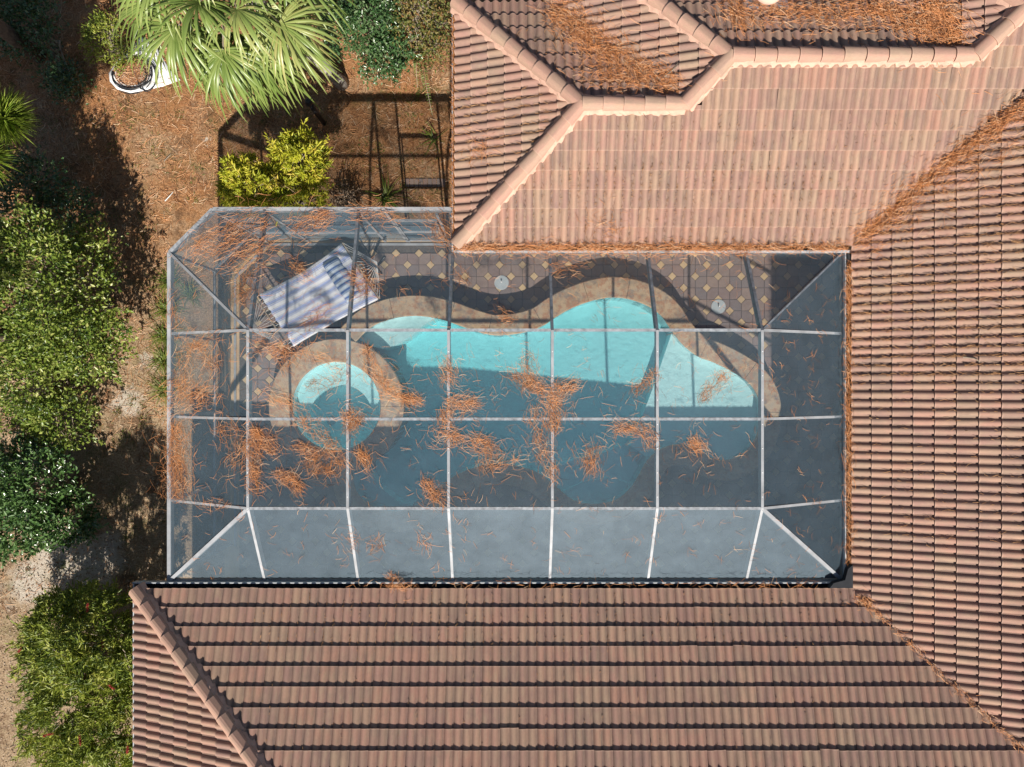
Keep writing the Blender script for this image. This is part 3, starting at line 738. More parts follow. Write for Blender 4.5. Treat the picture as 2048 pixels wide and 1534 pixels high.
# pool floor: deep towards the spa side, rising to the sun shelf
def pool_depth(x, y):
    return -.70 + .38 * min(1, max(0, (x + 1.4) / 4.2))
V = []; F = []; nx, ny = 60, 36; x0, x1, y0, y1 = -3.2, 5.6, -3.2, 2.4
for j in range(ny + 1):
    for i in range(nx + 1):
        x, y = x0 + (x1 - x0) * i / nx, y0 + (y1 - y0) * j / ny; V.append((x - PB.x, y - PB.y, pool_depth(x, y)))
F = [(j * (nx + 1) + i, j * (nx + 1) + i + 1, (j + 1) * (nx + 1) + i + 1, (j + 1) * (nx + 1) + i) for j in range(ny) for i in range(nx)]
mesh('pool_floor', V, F, 'plaster', pool, True)
def zone(name, px, ztop, label=None, h=None):
    P = [at(x, y, ztop if h is None else h) for x, y in px]
    o = prism(name, P, -1.5, ztop, 'plaster', pool, Vector((PB.x, PB.y, 0)))
    if label: o['label'] = label
ins = in_poly(water_poly)
def zone_in(name, px, ztop, label):                     # a step cut to the pool outline: grid cells would show, so clip by overlap only
    zone(name, px, ztop, label)
wide = offs(inner, .09)
def nearest(px, py):
    q = at(px, py, HCOP).to_2d(); return min(range(len(inner)), key=lambda i: (inner[i] - q).length)
def shelf(name, p0, p1, bound, z, label):
    i, j = nearest(*p0), nearest(*p1); P = [(p.x, p.y) for p in wide[i:j + 1]] + [tuple(at(x, y, z).to_2d()) for x, y in bound]
    prism(name, P, -1.5, z, 'plaster', pool, Vector((PB.x, PB.y, 0)))['label'] = label
shelf('sun_shelf', (1347, 661), (1300, 918), [(1262, 892), (1270, 865), (1288, 823), (1308, 770), (1330, 705)], .12, 'shallow sun shelf at the far end')
shelf('entry_step', (711, 680), (872, 633), [(846, 651), (822, 672), (792, 690), (765, 698), (735, 690)], .12, 'pale entry step beside the spa')
zone('pool_step', [(1245, 889), (1200, 908), (1150, 918), (1105, 935), (1080, 1040), (1300, 1040), (1300, 961)], -.16, 'curved step')
zone('pool_step', [(1300, 1045), (1262, 968), (1222, 955), (1170, 962), (1120, 985), (1090, 1045)], -.08, 'upper curved step')
zone('pool_step', [(690, 905), (735, 930), (760, 975), (800, 1005), (850, 1015), (850, 1060), (680, 1060)], -.25, 'step in the corner lobe')
# spa bench with a deep well
bench_c = at(684, 832, .0).to_2d(); well_r = 62 * HC / FPX
bi = [bench_c + Vector((math.cos(a), math.sin(a))) * well_r for a in np.linspace(0, -2 * math.pi, 49)]
bo = [spa_c + Vector((math.cos(a), math.sin(a))) * SPA_I for a in np.linspace(0, -2 * math.pi, 49)]
ring_wall(bi, bo, -1.0, .06, 'plaster', 'spa_bench', True)
prism('spa_floor', [spa_c + Vector((math.cos(a), math.sin(a))) * SPA_I for a in np.linspace(0, 2 * math.pi, 40, endpoint=False)], -.9, -.34, 'plaster', pool, Vector((PB.x, PB.y, 0)))
for a in (200, 340):
    c = bench_c + Vector((math.cos(R(a)), math.sin(R(a)))) * .35
    m = MB(); m.tube([(c.x - PB.x, c.y - PB.y, -.34), (c.x - PB.x, c.y - PB.y, -.31)], [.11, .09], 20); m.build('drain_cover', 'lid', pool)
# water bodies
wp = prism('pool_water', [(p.x, p.y) for p in water_poly], -1.45, HWAT, 'water', None); tag(wp, 'clear turquoise water in the pool', None, None, 'structure')
wsp = prism('spa_water', [spa_c + Vector((math.cos(a), math.sin(a))) * (SPA_I + .004) for a in np.linspace(0, 2 * math.pi, 60, endpoint=False)], -.95, HWAT + .01, 'water', None); tag(wsp, 'clear water in the round spa', None, None, 'structure')

# slab and pavers
pool_hole = offs(inner, .2) + [spa_c + Vector((math.cos(a), math.sin(a))) * (SPA_O - .1) for a in np.linspace(a0, a1 - 2 * math.pi, 40)][2:-2]
slab = [(-6.48, -4.41), (8.19, -4.41), (8.19, 3.19), (-1.1, 3.19), (-1.1, 3.2), (-2.3, 3.38), (-5.62, 3.38), (-6.48, 2.53)]
bm = bmesh.new()
def loop(P, z):
    v = [bm.verts.new((p[0], p[1], z)) for p in P]; return [bm.edges.new((v[i], v[(i + 1) % len(v)])) for i in range(len(v))]
eds = loop(slab, 0) + loop([(p.x, p.y) for p in pool_hole], 0)
bmesh.ops.triangle_fill(bm, edges=eds, use_beauty=True)
for f in bm.faces:
    if f.normal.z < 0: f.normal_flip()
bm.edges.ensure_lookup_table()
ex = bmesh.ops.extrude_edge_only(bm, edges=[e for e in bm.edges if e.is_boundary])
bmesh.ops.translate(bm, verts=[v for v in ex['geom'] if isinstance(v, bmesh.types.BMVert)], vec=(0, 0, -.3))
me = bpy.data.meshes.new('pool_deck'); bm.to_mesh(me); bm.free()
deck = tag(link('pool_deck', me, 'tan_slab'), 'tan concrete slab laid with pavers', None, None, 'structure')
# sand bed under the pavers
PX0, PX1, PY0, PY1 = -6.14, 8.15, -4.38, 3.10
bm = bmesh.new(); bed = [(PX0, PY0), (PX1, PY0), (PX1, PY1), (-5.42, PY1), (PX0, 2.42)]
eds = loop(bed, .008) + loop([(p.x, p.y) for p in pool_hole], .008); bmesh.ops.triangle_fill(bm, edges=eds, use_beauty=True)
for f in bm.faces:
    if f.normal.z < 0: f.normal_flip()
me = bpy.data.meshes.new('joint_sand'); bm.to_mesh(me); bm.free(); link('joint_sand', me, 'joint', deck)
PCH, AD = .259, .098                                    # paver grid and half diagonal of the diamonds
d0 = at(953 - 46, 529.5, .02)                           # one diamond seen in the photo fixes the grid
ex_out = in_poly(outer + spa_arc[1:-1]); in_spa = lambda x, y: (Vector((x, y)) - spa_c).length < SPA_O - .02
def chipped(poly, g=.0035, z=.03, bev=.005):
    c = sum((Vector(p) for p in poly), Vector((0, 0))) / len(poly); n = len(poly)
    ring = []
    for i in range(n):
        p = Vector(poly[i]); ring.append(p + (c - p).normalized() * g * 1.3)
    V = [(p.x, p.y, .010) for p in ring] + [(p.x, p.y, z - bev) for p in ring]
    V += [((p + (c - p).normalized() * bev).x, (p + (c - p).normalized() * bev).y, z) for p in ring]
    F = [tuple(range(2 * n, 3 * n))]
    for k in range(2):
        for i in range(n): F.append((k * n + i, k * n + (i + 1) % n, (k + 1) * n + (i + 1) % n, (k + 1) * n + i))
    return V, F
h_ = PCH
HEXA = [(AD, 0), (h_, 0), (h_, h_ - AD), (h_ - AD, h_), (0, h_), (0, AD)]         # dots at (0,0) and (h,h)
HEXB = [(0, 0), (h_ - AD, 0), (h_, AD), (h_, h_), (AD, h_), (0, h_ - AD)]         # dots at (h,0) and (0,h)
DIA = [(AD, 0), (0, AD), (-AD, 0), (0, -AD)]
def pmesh(poly, mat, name):
    V, F = chipped(poly); me = bpy.data.meshes.new(name); me.from_pydata(V, [], F); me.materials.append(M[mat]); me.update(); return me, V, F
mA, vA, fA = pmesh(HEXA, 'paver', 'paver'); mBm, vB, fB = pmesh(HEXB, 'paver', 'paver'); mD, vD, fD = pmesh(DIA, 'diamond', 'diamond_paver')
cells = []; dots = []
i0, i1 = int((PX0 - d0.x) / PCH) - 1, int((PX1 - d0.x) / PCH) + 1; j0, j1 = int((PY0 - d0.y) / PCH) - 1, int((PY1 - d0.y) / PCH) + 1
def deck_ok(x, y, m): return PX0 + m < x < PX1 - m and PY0 + m < y < PY1 - m and (y - 2.42) < (x - PX0) * .944 - m * 1.4
for i in range(i0, i1 + 1):
    for j in range(j0, j1 + 1):
        x, y = d0.x + i * PCH, d0.y + j * PCH
        cs = [(x, y), (x + PCH, y), (x + PCH, y + PCH), (x, y + PCH)]
        if deck_ok(x + PCH / 2, y + PCH / 2, PCH / 2) and not all(ex_out(*c) or in_spa(*c) for c in cs): cells.append((x, y, (i + j) % 2))
        if (i + j) % 2 == 0 and deck_ok(x, y, AD) and not (ex_out(x, y) and ex_out(x + .09, y) and ex_out(x - .09, y) and ex_out(x, y + .09) and ex_out(x, y - .09)) and not in_spa(x, y): dots.append((x, y))
def seen(x, y):                                          # sunlit stretch first: along the house, then beside the spa
    s = 0
    if y > .9: s = 10 + y - abs(x - 1.5) * .05
    elif x < -3.9: s = 5 + y
    elif x > 4.9: s = 3
    return s - (6 if x > 5.95 else 0)
cells.sort(key=lambda c: -seen(c[0], c[1])); dots.sort(key=lambda c: -seen(*c))
for x, y, k in cells[:300]:
    o = bpy.data.objects.new('paver', mA if k == 0 else mBm); C.objects.link(o); o.parent = deck; o.location = (x, y, random.uniform(-.002, .002))
for x, y in dots[:170]:
    o = bpy.data.objects.new('diamond_paver', mD); C.objects.link(o); o.parent = deck; o.location = (x, y, random.uniform(-.002, .003))
def joined(name, items, mat):
    V = []; F = []; vals = []
    for x, y, vv, ff in items:
        b = len(V); V += [(a + x, c + y, z) for a, c, z in vv]; F += [tuple(i + b for i in f) for f in ff]; vals += [random.random()] * len(vv)
    me = bpy.data.meshes.new(name); me.from_pydata(V, [], F); me.update()
    a = me.attributes.new('v', 'FLOAT', 'POINT'); a.data.foreach_set('value', vals)
    o = link(name, me, mat, deck); o['kind'] = 'stuff'
joined('paver_field', [(x, y, *((vA, fA) if k == 0 else (vB, fB))) for x, y, k in cells[300:]], 'paver')
joined('diamond_paver_field', [(x, y, vD, fD) for x, y in dots[170:]], 'diamond')

# skimmer lids
for px, py, lab in ((1003, 565, 'round pale skimmer lid with a small handle, nearer the hammock'), (1437, 613, 'round pale skimmer lid lying under the corner beam shadow')):
    c = at(px, py, .04); root = tag(empty('skimmer_lid', (c.x, c.y, .03)), lab, 'lid', 'skimmer lids in the deck')
    m = MB(); m.tube([(0, 0, 0), (0, 0, .012), (0, 0, .016)], [.162, .162, .150], 40); m.build('disc', 'lid', root)
    m = MB(); m.tube([(0, 0, .016), (0, 0, .075)], .009, 8); m.build('handle', 'black', root)
    m = MB(); m.tube([(0, 0, .072), (0, 0, .095)], [.017, .013], 10); m.build('knob', 'pvc', root)
# door mat in the shade of the covered porch
c = at(1665, 793, .05); tag(one_box('door_mat', (c.x - .28, c.x + .28, c.y - .2, c.y + .2, .034, .055), 'mat_brown'), 'brown rectangular mat in the shade near the right roof', 'mat')

# ------------------------------------------------------------------ the screen enclosure
cage = tag(empty('screen_enclosure', (-1, -.6, 0)), 'aluminium screen enclosure with grey mesh panels covering the pool', 'enclosure'); CB = Vector(cage.location)
HEV, HT = 2.85, 3.70
XF = [-4.58, -2.85, -1.10, .70, 2.52, 4.34]; YF = [.927, -.615, -2.165]
XWc, XEc, YNc, YSc, YNh = -6.353, 6.14, 3.232, -3.66, 2.44
def cb(name, p, q, w, d, mat='alu', drop=0):
    o = one_beam(name, Vector(p) - CB, Vector(q) - CB, w, d, mat, cage, drop); return o
def cp(x, y): return None
# perimeter of the eave: W wall, chamfer, N wall, then along the house
EV = {'sw': (XWc, YSc, HEV), 'w': (XWc, 2.425, HEV), 'nw': (-5.547, YNc, HEV), 'n': (-1.12, YNc, HEV), 'nh': (-1.12, YNh, HEV), 'ne': (XEc, YNh, HEV), 'se': (XEc, YSc, HEV)}
cb('eave_beam', EV['sw'], EV['w'], .075, .12); cb('eave_beam', EV['w'], EV['nw'], .075, .12, 'alu_weathered', .002)
cb('eave_beam', EV['nw'], (-4.6, YNc, HEV), .075, .12, 'alu_weathered', .001); cb('eave_beam', (-4.6, YNc, HEV), EV['n'], .075, .12)
cb('eave_beam', EV['nh'], EV['ne'], .05, .1, 'alu_weathered'); cb('eave_beam', EV['ne'], EV['se'], .05, .1, 'alu_weathered', .002); cb('eave_beam', EV['sw'], EV['se'], .05, .1, 'alu', .004)
# rafters
for i, x in enumerate(XF):
    yn = YNc if x < -1.12 else YNh
    cb('rafter', (x, YF[2], HT), (x, YF[0], HT), .047, .15, 'alu')
    cb('rafter', (x, YF[0], HT - .002), (x, yn, HEV + .001), .047, .15, 'alu_shaded')
    cb('rafter', (x, YF[2], HT - .002), (x, YSc, HEV + .001), .047, .15, 'alu')
# purlins
for j, y in enumerate(YF):
    for i in range(len(XF) - 1): cb('purlin', (XF[i] + .028, y, HT - .004), (XF[i + 1] - .028, y, HT - .004), .05, .05, 'alu_weathered')
    cb('purlin', (XF[0] - .028, y, HT - .006), (XWc + .03, y, HEV), .045, .05, 'alu'); cb('purlin', (XF[-1] + .028, y, HT - .006), (XEc - .03, y, HEV), .045, .05, 'alu')
# hips
cb('hip_beam', (XF[0], YF[2], HT - .008), EV['sw'], .06, .12); cb('hip_beam', (XF[-1], YF[2], HT - .008), EV['se'], .06, .12)
cb('hip_beam', (XF[-1], YF[0], HT - .008), EV['ne'], .03, .10, 'alu_shaded'); cb('hip_beam', (XF[0], YF[0], HT - .008), EV['w'], .045, .12, 'alu')
# screws along the rafters
for x in XF:
    for y in np.arange(YF[2] + .2, YF[0], .42):
        m = MB(); m.tube([(x - CB.x, y - CB.y, HT), (x - CB.x, y - CB.y, HT + .006)], .009, 6); m.build('screw', 'pvc', cage)
# posts, rails, plates of the two outer walls and the chamfer
def post(x, y, z1=HEV - .121, w=.05): cb('post', (x, y, z1), (x, y, .0), w, w, 'alu', -w / 2)
for y in (YSc + .05, -2.165, -.615, .927, 2.40): post(XWc + .02, y)
for x in (-5.52, -4.58, -2.85, -2.36, -1.42, -1.15): post(x, YNc - .02)
WB = [(XWc + .12, YSc, .03), (XWc + .12, 2.38, .03), (-5.50, YNc - .10, .03), (-1.15, YNc - .10, .03)]
for a, b in ((EV['sw'], EV['w']), (EV['w'], EV['nw'])):
    for z, n_ in ((.9, 'chair_rail'),): cb(n_, (a[0] + .02, a[1], z), (b[0] + .02, b[1], z), .045, .045, 'alu')
cb('chair_rail', (-5.547, YNc - .02, .9), (-2.37, YNc - .02, .9), .045, .045)
for i, (a, b) in enumerate(zip(WB[:-1], WB[1:])): cb('base_plate', a, b, .05, .04, 'alu', .001 * i)
# the screen door in the north wall
dr = empty('screen_door', Vector((-1.9, YNc - .03, 0)) - CB, cage)
for p, q in (((-.43, 0, 2.08), (.43, 0, 2.08)), ((-.43, 0, 1.05), (.43, 0, 1.05)), ((-.43, 0, .16), (.43, 0, .16))): one_beam('door_rail', p, q, .035, .08, 'alu', dr)
for x in (-.40, .40): one_beam('door_stile', (x, 0, 2.078), (x, 0, .05), .034, .06, 'alu', dr, -.03)
mesh('door_screen', [(-.38, .002, .1), (.38, .002, .1), (.38, .002, 2.05), (-.38, .002, 2.05)], [(0, 1, 2, 3)], 'screen', dr)
# screens: one panel for each opening
def panel(*P): mesh('screen_panel', [Vector(p) - CB for p in P], [tuple(range(len(P)))], 'screen', cage)
dz = -.012
def T(x, y): return (x, y, HT + dz)
for i in range(len(XF) - 1):
    for j in range(2): panel(T(XF[i], YF[j + 1]), T(XF[i + 1], YF[j + 1]), T(XF[i + 1], YF[j]), T(XF[i], YF[j]))
    yn = YNc if XF[i + 1] < -1.05 else YNh
    panel(T(XF[i], YF[0]), T(XF[i + 1], YF[0]), (XF[i + 1], yn, HEV + dz), (XF[i], yn, HEV + dz))
    panel((XF[i], YSc, HEV + dz), (XF[i + 1], YSc, HEV + dz), T(XF[i + 1], YF[2]), T(XF[i], YF[2]))
for sx, xf in ((XWc, XF[0]), (XEc, XF[-1])):
    for j in range(2): panel((sx, YF[j + 1], HEV + dz), T(xf, YF[j + 1]), T(xf, YF[j]), (sx, YF[j], HEV + dz))
    panel((sx, YSc, HEV + dz), T(xf, YF[2]), (sx, YF[2], HEV + dz)); panel((sx, YSc, HEV + dz), (xf, YSc, HEV + dz), T(xf, YF[2]))
    yn = 2.425 if sx < 0 else YNh
    panel((sx, YF[0], HEV + dz), T(xf, YF[0]), (sx, yn, HEV + dz))
panel(T(XF[-1], YF[0]), (XEc, YNh, HEV + dz), (XF[-1], YNh, HEV + dz))
panel(T(XF[0], YF[0]), (XF[0], YNc, HEV + dz), (-5.547, YNc, HEV + dz)); panel(T(XF[0], YF[0]), (-5.547, YNc, HEV + dz), (XWc, 2.425, HEV + dz))
wy = [YSc + .05, -2.165, -.615, .927, 2.40]
for a, b in zip(wy[:-1], wy[1:]):
    panel((XWc + .02, a, .05), (XWc + .02, b, .05), (XWc + .02, b, HEV - .12), (XWc + .02, a, HEV - .12))
panel((XWc + .02, 2.4, .05), (-5.52, YNc - .02, .05), (-5.52, YNc - .02, HEV - .12), (XWc + .02, 2.4, HEV - .12))
wx = [-5.52, -4.58, -2.85, -2.36]
for a, b in zip(wx[:-1], wx[1:]): panel((a, YNc - .02, .05), (b, YNc - .02, .05), (b, YNc - .02, HEV - .12), (a, YNc - .02, HEV - .12))

def cage_z(x, y):
    x = np.asarray(x, float); y = np.asarray(y, float); k = (HT - HEV)
    dx = np.maximum(np.maximum((XF[0] - x) / (XF[0] - XWc), (x - XF[-1]) / (XEc - XF[-1])), 0)
    yn = np.where(x < -1.12, YNc, YNh)
    dy = np.maximum(np.maximum((y - YF[0]) / (yn - YF[0]), (YF[2] - y) / (YF[2] - YSc)), 0)
    return HT - k * np.clip(np.maximum(dx, dy), 0, 1.03)

# ------------------------------------------------------------------ hammock on its stand
ham = tag(empty('hammock', (at(635, 592, .6).x, at(635, 592, .6).y, .03)), 'blue and white striped hammock with rope ends slung on a stand', 'hammock'); MBs = Vector(ham.location)
hA, hB, hCc, hD = at(518, 588, .66), at(683, 487, .60), at(757, 599, .60), at(588, 693, .66)
nu, nv = 26, 18; V = []; uvs = []
for j in range(nv + 1):
    for i in range(nu + 1):
        u, v = i / nu, j / nv
        p = hA.lerp(hB, u).lerp(hD.lerp(hCc, u), v)
        nip = 1 - .07 * math.sin(math.pi * u); c = (hA.lerp(hB, u) + hD.lerp(hCc, u)) / 2; p = c + (p - c) * nip
        p.z -= .16 * math.sin(math.pi * u) * (.65 + .35 * math.sin(math.pi * v)) + .012 * math.sin(v * 41) * math.sin(math.pi * u) + .01 * math.sin(u * 17 + v * 9)
        if u in (0, 1): p += (hB - hA).normalized() * (.012 * math.sin(v * 60)) 
        V.append(p - MBs); uvs.append((u, v))
F = [(j * (nu + 1) + i, j * (nu + 1) + i + 1, (j + 1) * (nu + 1) + i + 1, (j + 1) * (nu + 1) + i) for j in range(nv) for i in range(nu)]
bedo = mesh('cloth', V, F, 'hammock', ham, True); uvl = bedo.data.uv_layers.new(name='UVMap')
for lp in bedo.data.loops: uvl.data[lp.index].uv = uvs[lp.vertex_index]
sm = bedo.modifiers.new('thick', 'SOLIDIFY'); sm.thickness = .008
dir_u = (hB - hA).normalized()
apL, apR = at(503, 661, .95), at(754, 524, .95)
barL = (hA - dir_u * .10, hD - dir_u * .10); barR = (hB + dir_u * .03, hCc + dir_u * .03)
for (a, b), ap in ((barL, apL), (barR, apR)):
    m = MB(); m.tube([a - MBs, b - MBs], .018, 8); m.build('spreader_bar', 'twig', ham)
    m = MB()
    for k in np.linspace(0, 1, 16):
        q = a.lerp(b, k); mid_ = q.lerp(ap, .5) - Vector((0, 0, .04)); m.tube([q - MBs, mid_ - MBs, ap - MBs], .005, 4)
    o = m.build('rope_fan', 'rope', ham); o['kind'] = 'stuff'
m = MB()
for k in np.linspace(0.02, .98, 15):
    a = barL[0].lerp(barL[1], k); b = hA.lerp(hD, k); m.tube([a - MBs, b - MBs], .006, 4)
o = m.build('rope_loops', 'rope', ham); o['kind'] = 'stuff'
eL = apL - dir_u * .20; eR = apR + dir_u * .20
m = MB(); cen = (apL + apR) / 2
arc = [Vector((eL.x, eL.y, 1.0)), Vector((eL.lerp(cen, .10).x, eL.lerp(cen, .10).y, .72)), Vector((eL.lerp(cen, .35).x, eL.lerp(cen, .35).y, .24)), Vector((eL.lerp(cen, .7).x, eL.lerp(cen, .7).y, .06)), Vector((cen.x, cen.y, .05)),
       Vector((eR.lerp(cen, .7).x, eR.lerp(cen, .7).y, .06)), Vector((eR.lerp(cen, .35).x, eR.lerp(cen, .35).y, .24)), Vector((eR.lerp(cen, .10).x, eR.lerp(cen, .10).y, .72)), Vector((eR.x, eR.y, 1.0))]
m.tube([p - MBs for p in arc], .028, 8); m.build('stand_arc', 'black', ham, True)
pd = Vector((-dir_u.y, dir_u.x, 0)).normalized()
for k in (.45, -.45):
    b = cen + dir_u * (k * 2.0); m = MB(); m.tube([Vector((b.x, b.y, .06)) + pd * .55 - MBs, Vector((b.x, b.y, .06)) - pd * .55 - MBs], .026, 8); m.build('stand_foot', 'black', ham)
# pillow strapped along one end
V = []; uvs = []; pA, pB_ = hA.lerp(hB, .80).lerp(hD.lerp(hCc, .80), .12), hA.lerp(hB, .80).lerp(hD.lerp(hCc, .80), .80)
for j in range(13):
    for i in range(9):
        u, v = i / 8, j / 12; p = pA.lerp(pB_, v) + dir_u * (.34 * (u - .5))
        p.z = .60 - .07 + .085 * (math.sin(math.pi * u) * math.sin(math.pi * v)) ** .5 + .012 * math.sin(v * 19)
        V.append(p - MBs); uvs.append((u, v * 1.2))
F = [(j * 9 + i, j * 9 + i + 1, (j + 1) * 9 + i + 1, (j + 1) * 9 + i) for j in range(12) for i in range(8)]
po = mesh('pillow', V, F, 'pillow', ham, True); uvl = po.data.uv_layers.new(name='UVMap')
for lp in po.data.loops: uvl.data[lp.index].uv = uvs[lp.vertex_index]
po['label'] = 'dark blue striped pillow'; sm = po.modifiers.new('thick', 'SOLIDIFY'); sm.thickness = .05; sm.offset = -1

# ------------------------------------------------------------------ pine straw on the enclosure and roof
def along(px_line, n, width, hfun, r, Lr=(.13, .27), follow=.0):
    """n needles scattered about a photo polyline at the height of hfun"""
    pts = [np.array(p, float) for p in px_line]; seg = [np.linalg.norm(b - a) for a, b in zip(pts[:-1], pts[1:])]; tot = sum(seg)
    P = []; A = []
    for _ in range(n):
        s = r.random() * tot; i = 0
        while i < len(seg) - 1 and s > seg[i]: s -= seg[i]; i += 1
        d = (pts[i + 1] - pts[i]) / max(seg[i], 1e-6); sg = sum(seg[:i]) + s; wl = width * (.45 + .75 * abs(math.sin(sg * .047 + n)) ) ; w = pts[i] + d * s + r.normal(0, wl, 2) * (1 if r.random() > .16 else 2.4)
        h = 3.4
        for _k in range(3):
            q = at(w[0], w[1], h); h = float(hfun(q.x, q.y))
        q = at(w[0], w[1], h); P.append((q.x, q.y, h)); A.append(math.atan2(-d[1], d[0]) + r.normal(0, .5) if r.random() < follow else r.uniform(0, 6.28))
    return P, A, list(r.uniform(*Lr, n))
r9 = np.random.default_rng(21); P = []; A = []; Ls = []
clumps = [([(733, 690), (742, 740), (775, 775), (830, 812)], 300, 9), ([(800, 790), (842, 800)], 90, 5), ([(560, 702), (640, 712), (688, 738), (680, 760), (615, 772)], 210, 7),
 ([(505, 690), (560, 700), (575, 740)], 190, 14), ([(535, 790), (585, 808), (610, 850), (660, 885), (682, 930), (625, 948)], 420, 9), ([(590, 892), (640, 905), (605, 942)], 150, 9),
 ([(692, 832), (716, 838), (700, 860)], 190, 9), ([(722, 902), (735, 930)], 120, 8), ([(555, 948), (585, 958), (600, 982)], 170, 8), ([(505, 860), (545, 900)], 200, 10), ([(503, 880), (512, 985)], 230, 8),
 ([(890, 725), (905, 765)], 110, 9), ([(1055, 712), (1060, 775), (1015, 742)], 230, 9), ([(1062, 770), (1110, 790), (1158, 765)], 270, 9), ([(1105, 800), (1108, 860)], 220, 10), ([(898, 805), (955, 808)], 170, 9), ([(895, 810), (885, 870), (945, 880), (985, 895), (972, 935)], 480, 11),
 ([(1070, 820), (1078, 870), (1105, 955)], 230, 10), ([(1222, 852), (1288, 860), (1300, 890)], 190, 8), ([(1305, 745), (1270, 785)], 110, 9), ([(1432, 745), (1452, 755), (1425, 775), (1402, 798)], 150, 7), ([(1185, 895), (1180, 945)], 140, 9),
 ([(1385, 880), (1402, 905)], 120, 9), ([(848, 960), (880, 1005)], 150, 8), ([(985, 930), (1040, 915)], 60, 8), ([(760, 1085), (745, 1100)], 40, 9), ([(845, 1065), (855, 1110)], 26, 7), ([(700, 1060), (705, 1100)], 24, 7), ([(440, 850), (485, 880), (470, 940)], 200, 13), ([(350, 850), (358, 985)], 820, 13), ([(345, 800), (420, 790)], 260, 18), ([(375, 690), (425, 700), (430, 745)], 210, 14),
 ([(370, 720), (360, 800)], 220, 16), ([(345, 580), (350, 660)], 80, 8), ([(390, 500), (440, 480), (525, 440)], 480, 20), ([(450, 520), (545, 480)], 230, 18), ([(500, 540), (480, 600)], 220, 16), ([(595, 455), (660, 432)], 260, 12), ([(700, 425), (800, 435)], 130, 11), ([(865, 430), (880, 470), (895, 490)], 190, 12),
 ([(700, 545), (745, 570), (720, 590)], 200, 11), ([(630, 640), (650, 615), (600, 655)], 120, 10), ([(590, 530), (620, 560)], 90, 10), ([(1110, 535), (1160, 530)], 60, 12), ([(1000, 625), (1025, 640)], 40, 7), ([(915, 545), (935, 570)], 40, 11), ([(780, 1150), (800, 1165)], 30, 6), ([(400, 1000), (450, 1010)], 50, 12)]
for ln, n, w in clumps:
    a, b, c = along(ln, int(n * 1.15), w * 1.05, lambda x, y: cage_z(x, y), r9, (.13, .28), follow=.6); P += a; A += b; Ls += c
for _ in range(620):
    x, y = r9.uniform(350, 1690), r9.uniform(430, 1150)
    if x > 905 and y < 505: continue
    a, b, c = along([(x, y), (x + 12, y + 6)], r9.integers(1, 5), 5, lambda x, y: cage_z(x, y), r9, (.08, .2)); P += a; A += b; Ls += c
P = np.array(P); tag(needles('pine_straw', P, np.array(A), np.array(Ls), .0033, 'straw', None, .02, 4, .85, .10, cage_z, 5), 'orange pine straw lying in drifts on the enclosure screens', 'pine straw', None, 'stuff')
# along the gutters and in the valleys
vz = np.vectorize(lambda x, y: roof_z(x, y) + .06)
P = []; A = []; Ls = []
for ln, n, w, hf, fo, lr in [
    ([(915, 496), (1690, 498)], 1250, 4.5, lambda x, y: HE + .01, .55, (.12, .27)), ([(915, 506), (1500, 508)], 260, 5, lambda x, y: HEV + .03, .6, (.12, .25)), ([(1692, 530), (1692, 1010)], 560, 3.2, lambda x, y: HE + .0, .65, (.1, .24)), ([(1693, 1010), (1695, 1120)], 90, 3, lambda x, y: HE + .0, .6, (.1, .2)), ([(908, 40), (908, 475)], 700, 2.0, lambda x, y: HE - .07, .8, (.06, .16)),
    ([(700, 1163), (1100, 1166), (1640, 1166)], 120, 5, lambda x, y: HE + .03, .3, (.1, .2)), ([(780, 1168), (820, 1172)], 50, 5, lambda x, y: HE + .03, .3, (.1, .2)),
    ([(1105, 25), (1180, 85), (1250, 130), (1345, 178)], 1900, 16, roof_z, .5, (.1, .25)), ([(1120, 20), (1200, 110)], 500, 20, roof_z, .5, (.1, .25)), ([(1180, 150), (1290, 165)], 350, 14, roof_z, .5, (.1, .25)),
    ([(1490, 18), (1620, 30), (1760, 25)], 1200, 18, roof_z, .5, (.1, .25)), ([(1740, 20), (1830, 55), (1915, 92)], 1500, 15, roof_z, .5, (.1, .25)), ([(1450, 10), (1480, 50)], 350, 18, roof_z, .5, (.1, .25)), ([(1840, 5), (1900, 60)], 900, 18, roof_z, .5, (.1, .25)),
    ([(1715, 480), (1780, 425), (1850, 360), (1950, 280), (2046, 212)], 2100, 9, roof_z, .75, (.1, .25)), ([(1708, 500), (1850, 400), (2040, 270)], 420, 22, roof_z, .6, (.1, .25)), ([(1712, 1190), (1800, 1270), (1900, 1370), (2046, 1500)], 330, 3.5, roof_z, .75, (.06, .16)), ([(1712, 1195), (1740, 1210)], 150, 7, roof_z, .4, (.06, .16)),
    ([(1240, 470), (1180, 440)], 90, 14, roof_z, .3, (.1, .22)), ([(945, 285), (970, 300), (940, 330)], 90, 8, roof_z, .3, (.1, .22))]:
    a, b, c = along(ln, int(n * (1.0 if hf is roof_z else 1.3)), w, hf, r9, lr, fo); P += a; A += b; Ls += c
P = np.array(P); zf = P[:, 2] + .075
Pn = P.copy(); Pn[:, 2] = zf
tag(needles('pine_straw', Pn, np.array(A), np.array(Ls), .0040, 'straw', None, .025, 3, .55, .10, None, 6), 'brown pine straw filling the roof valleys and gutters', 'pine straw', None, 'stuff')
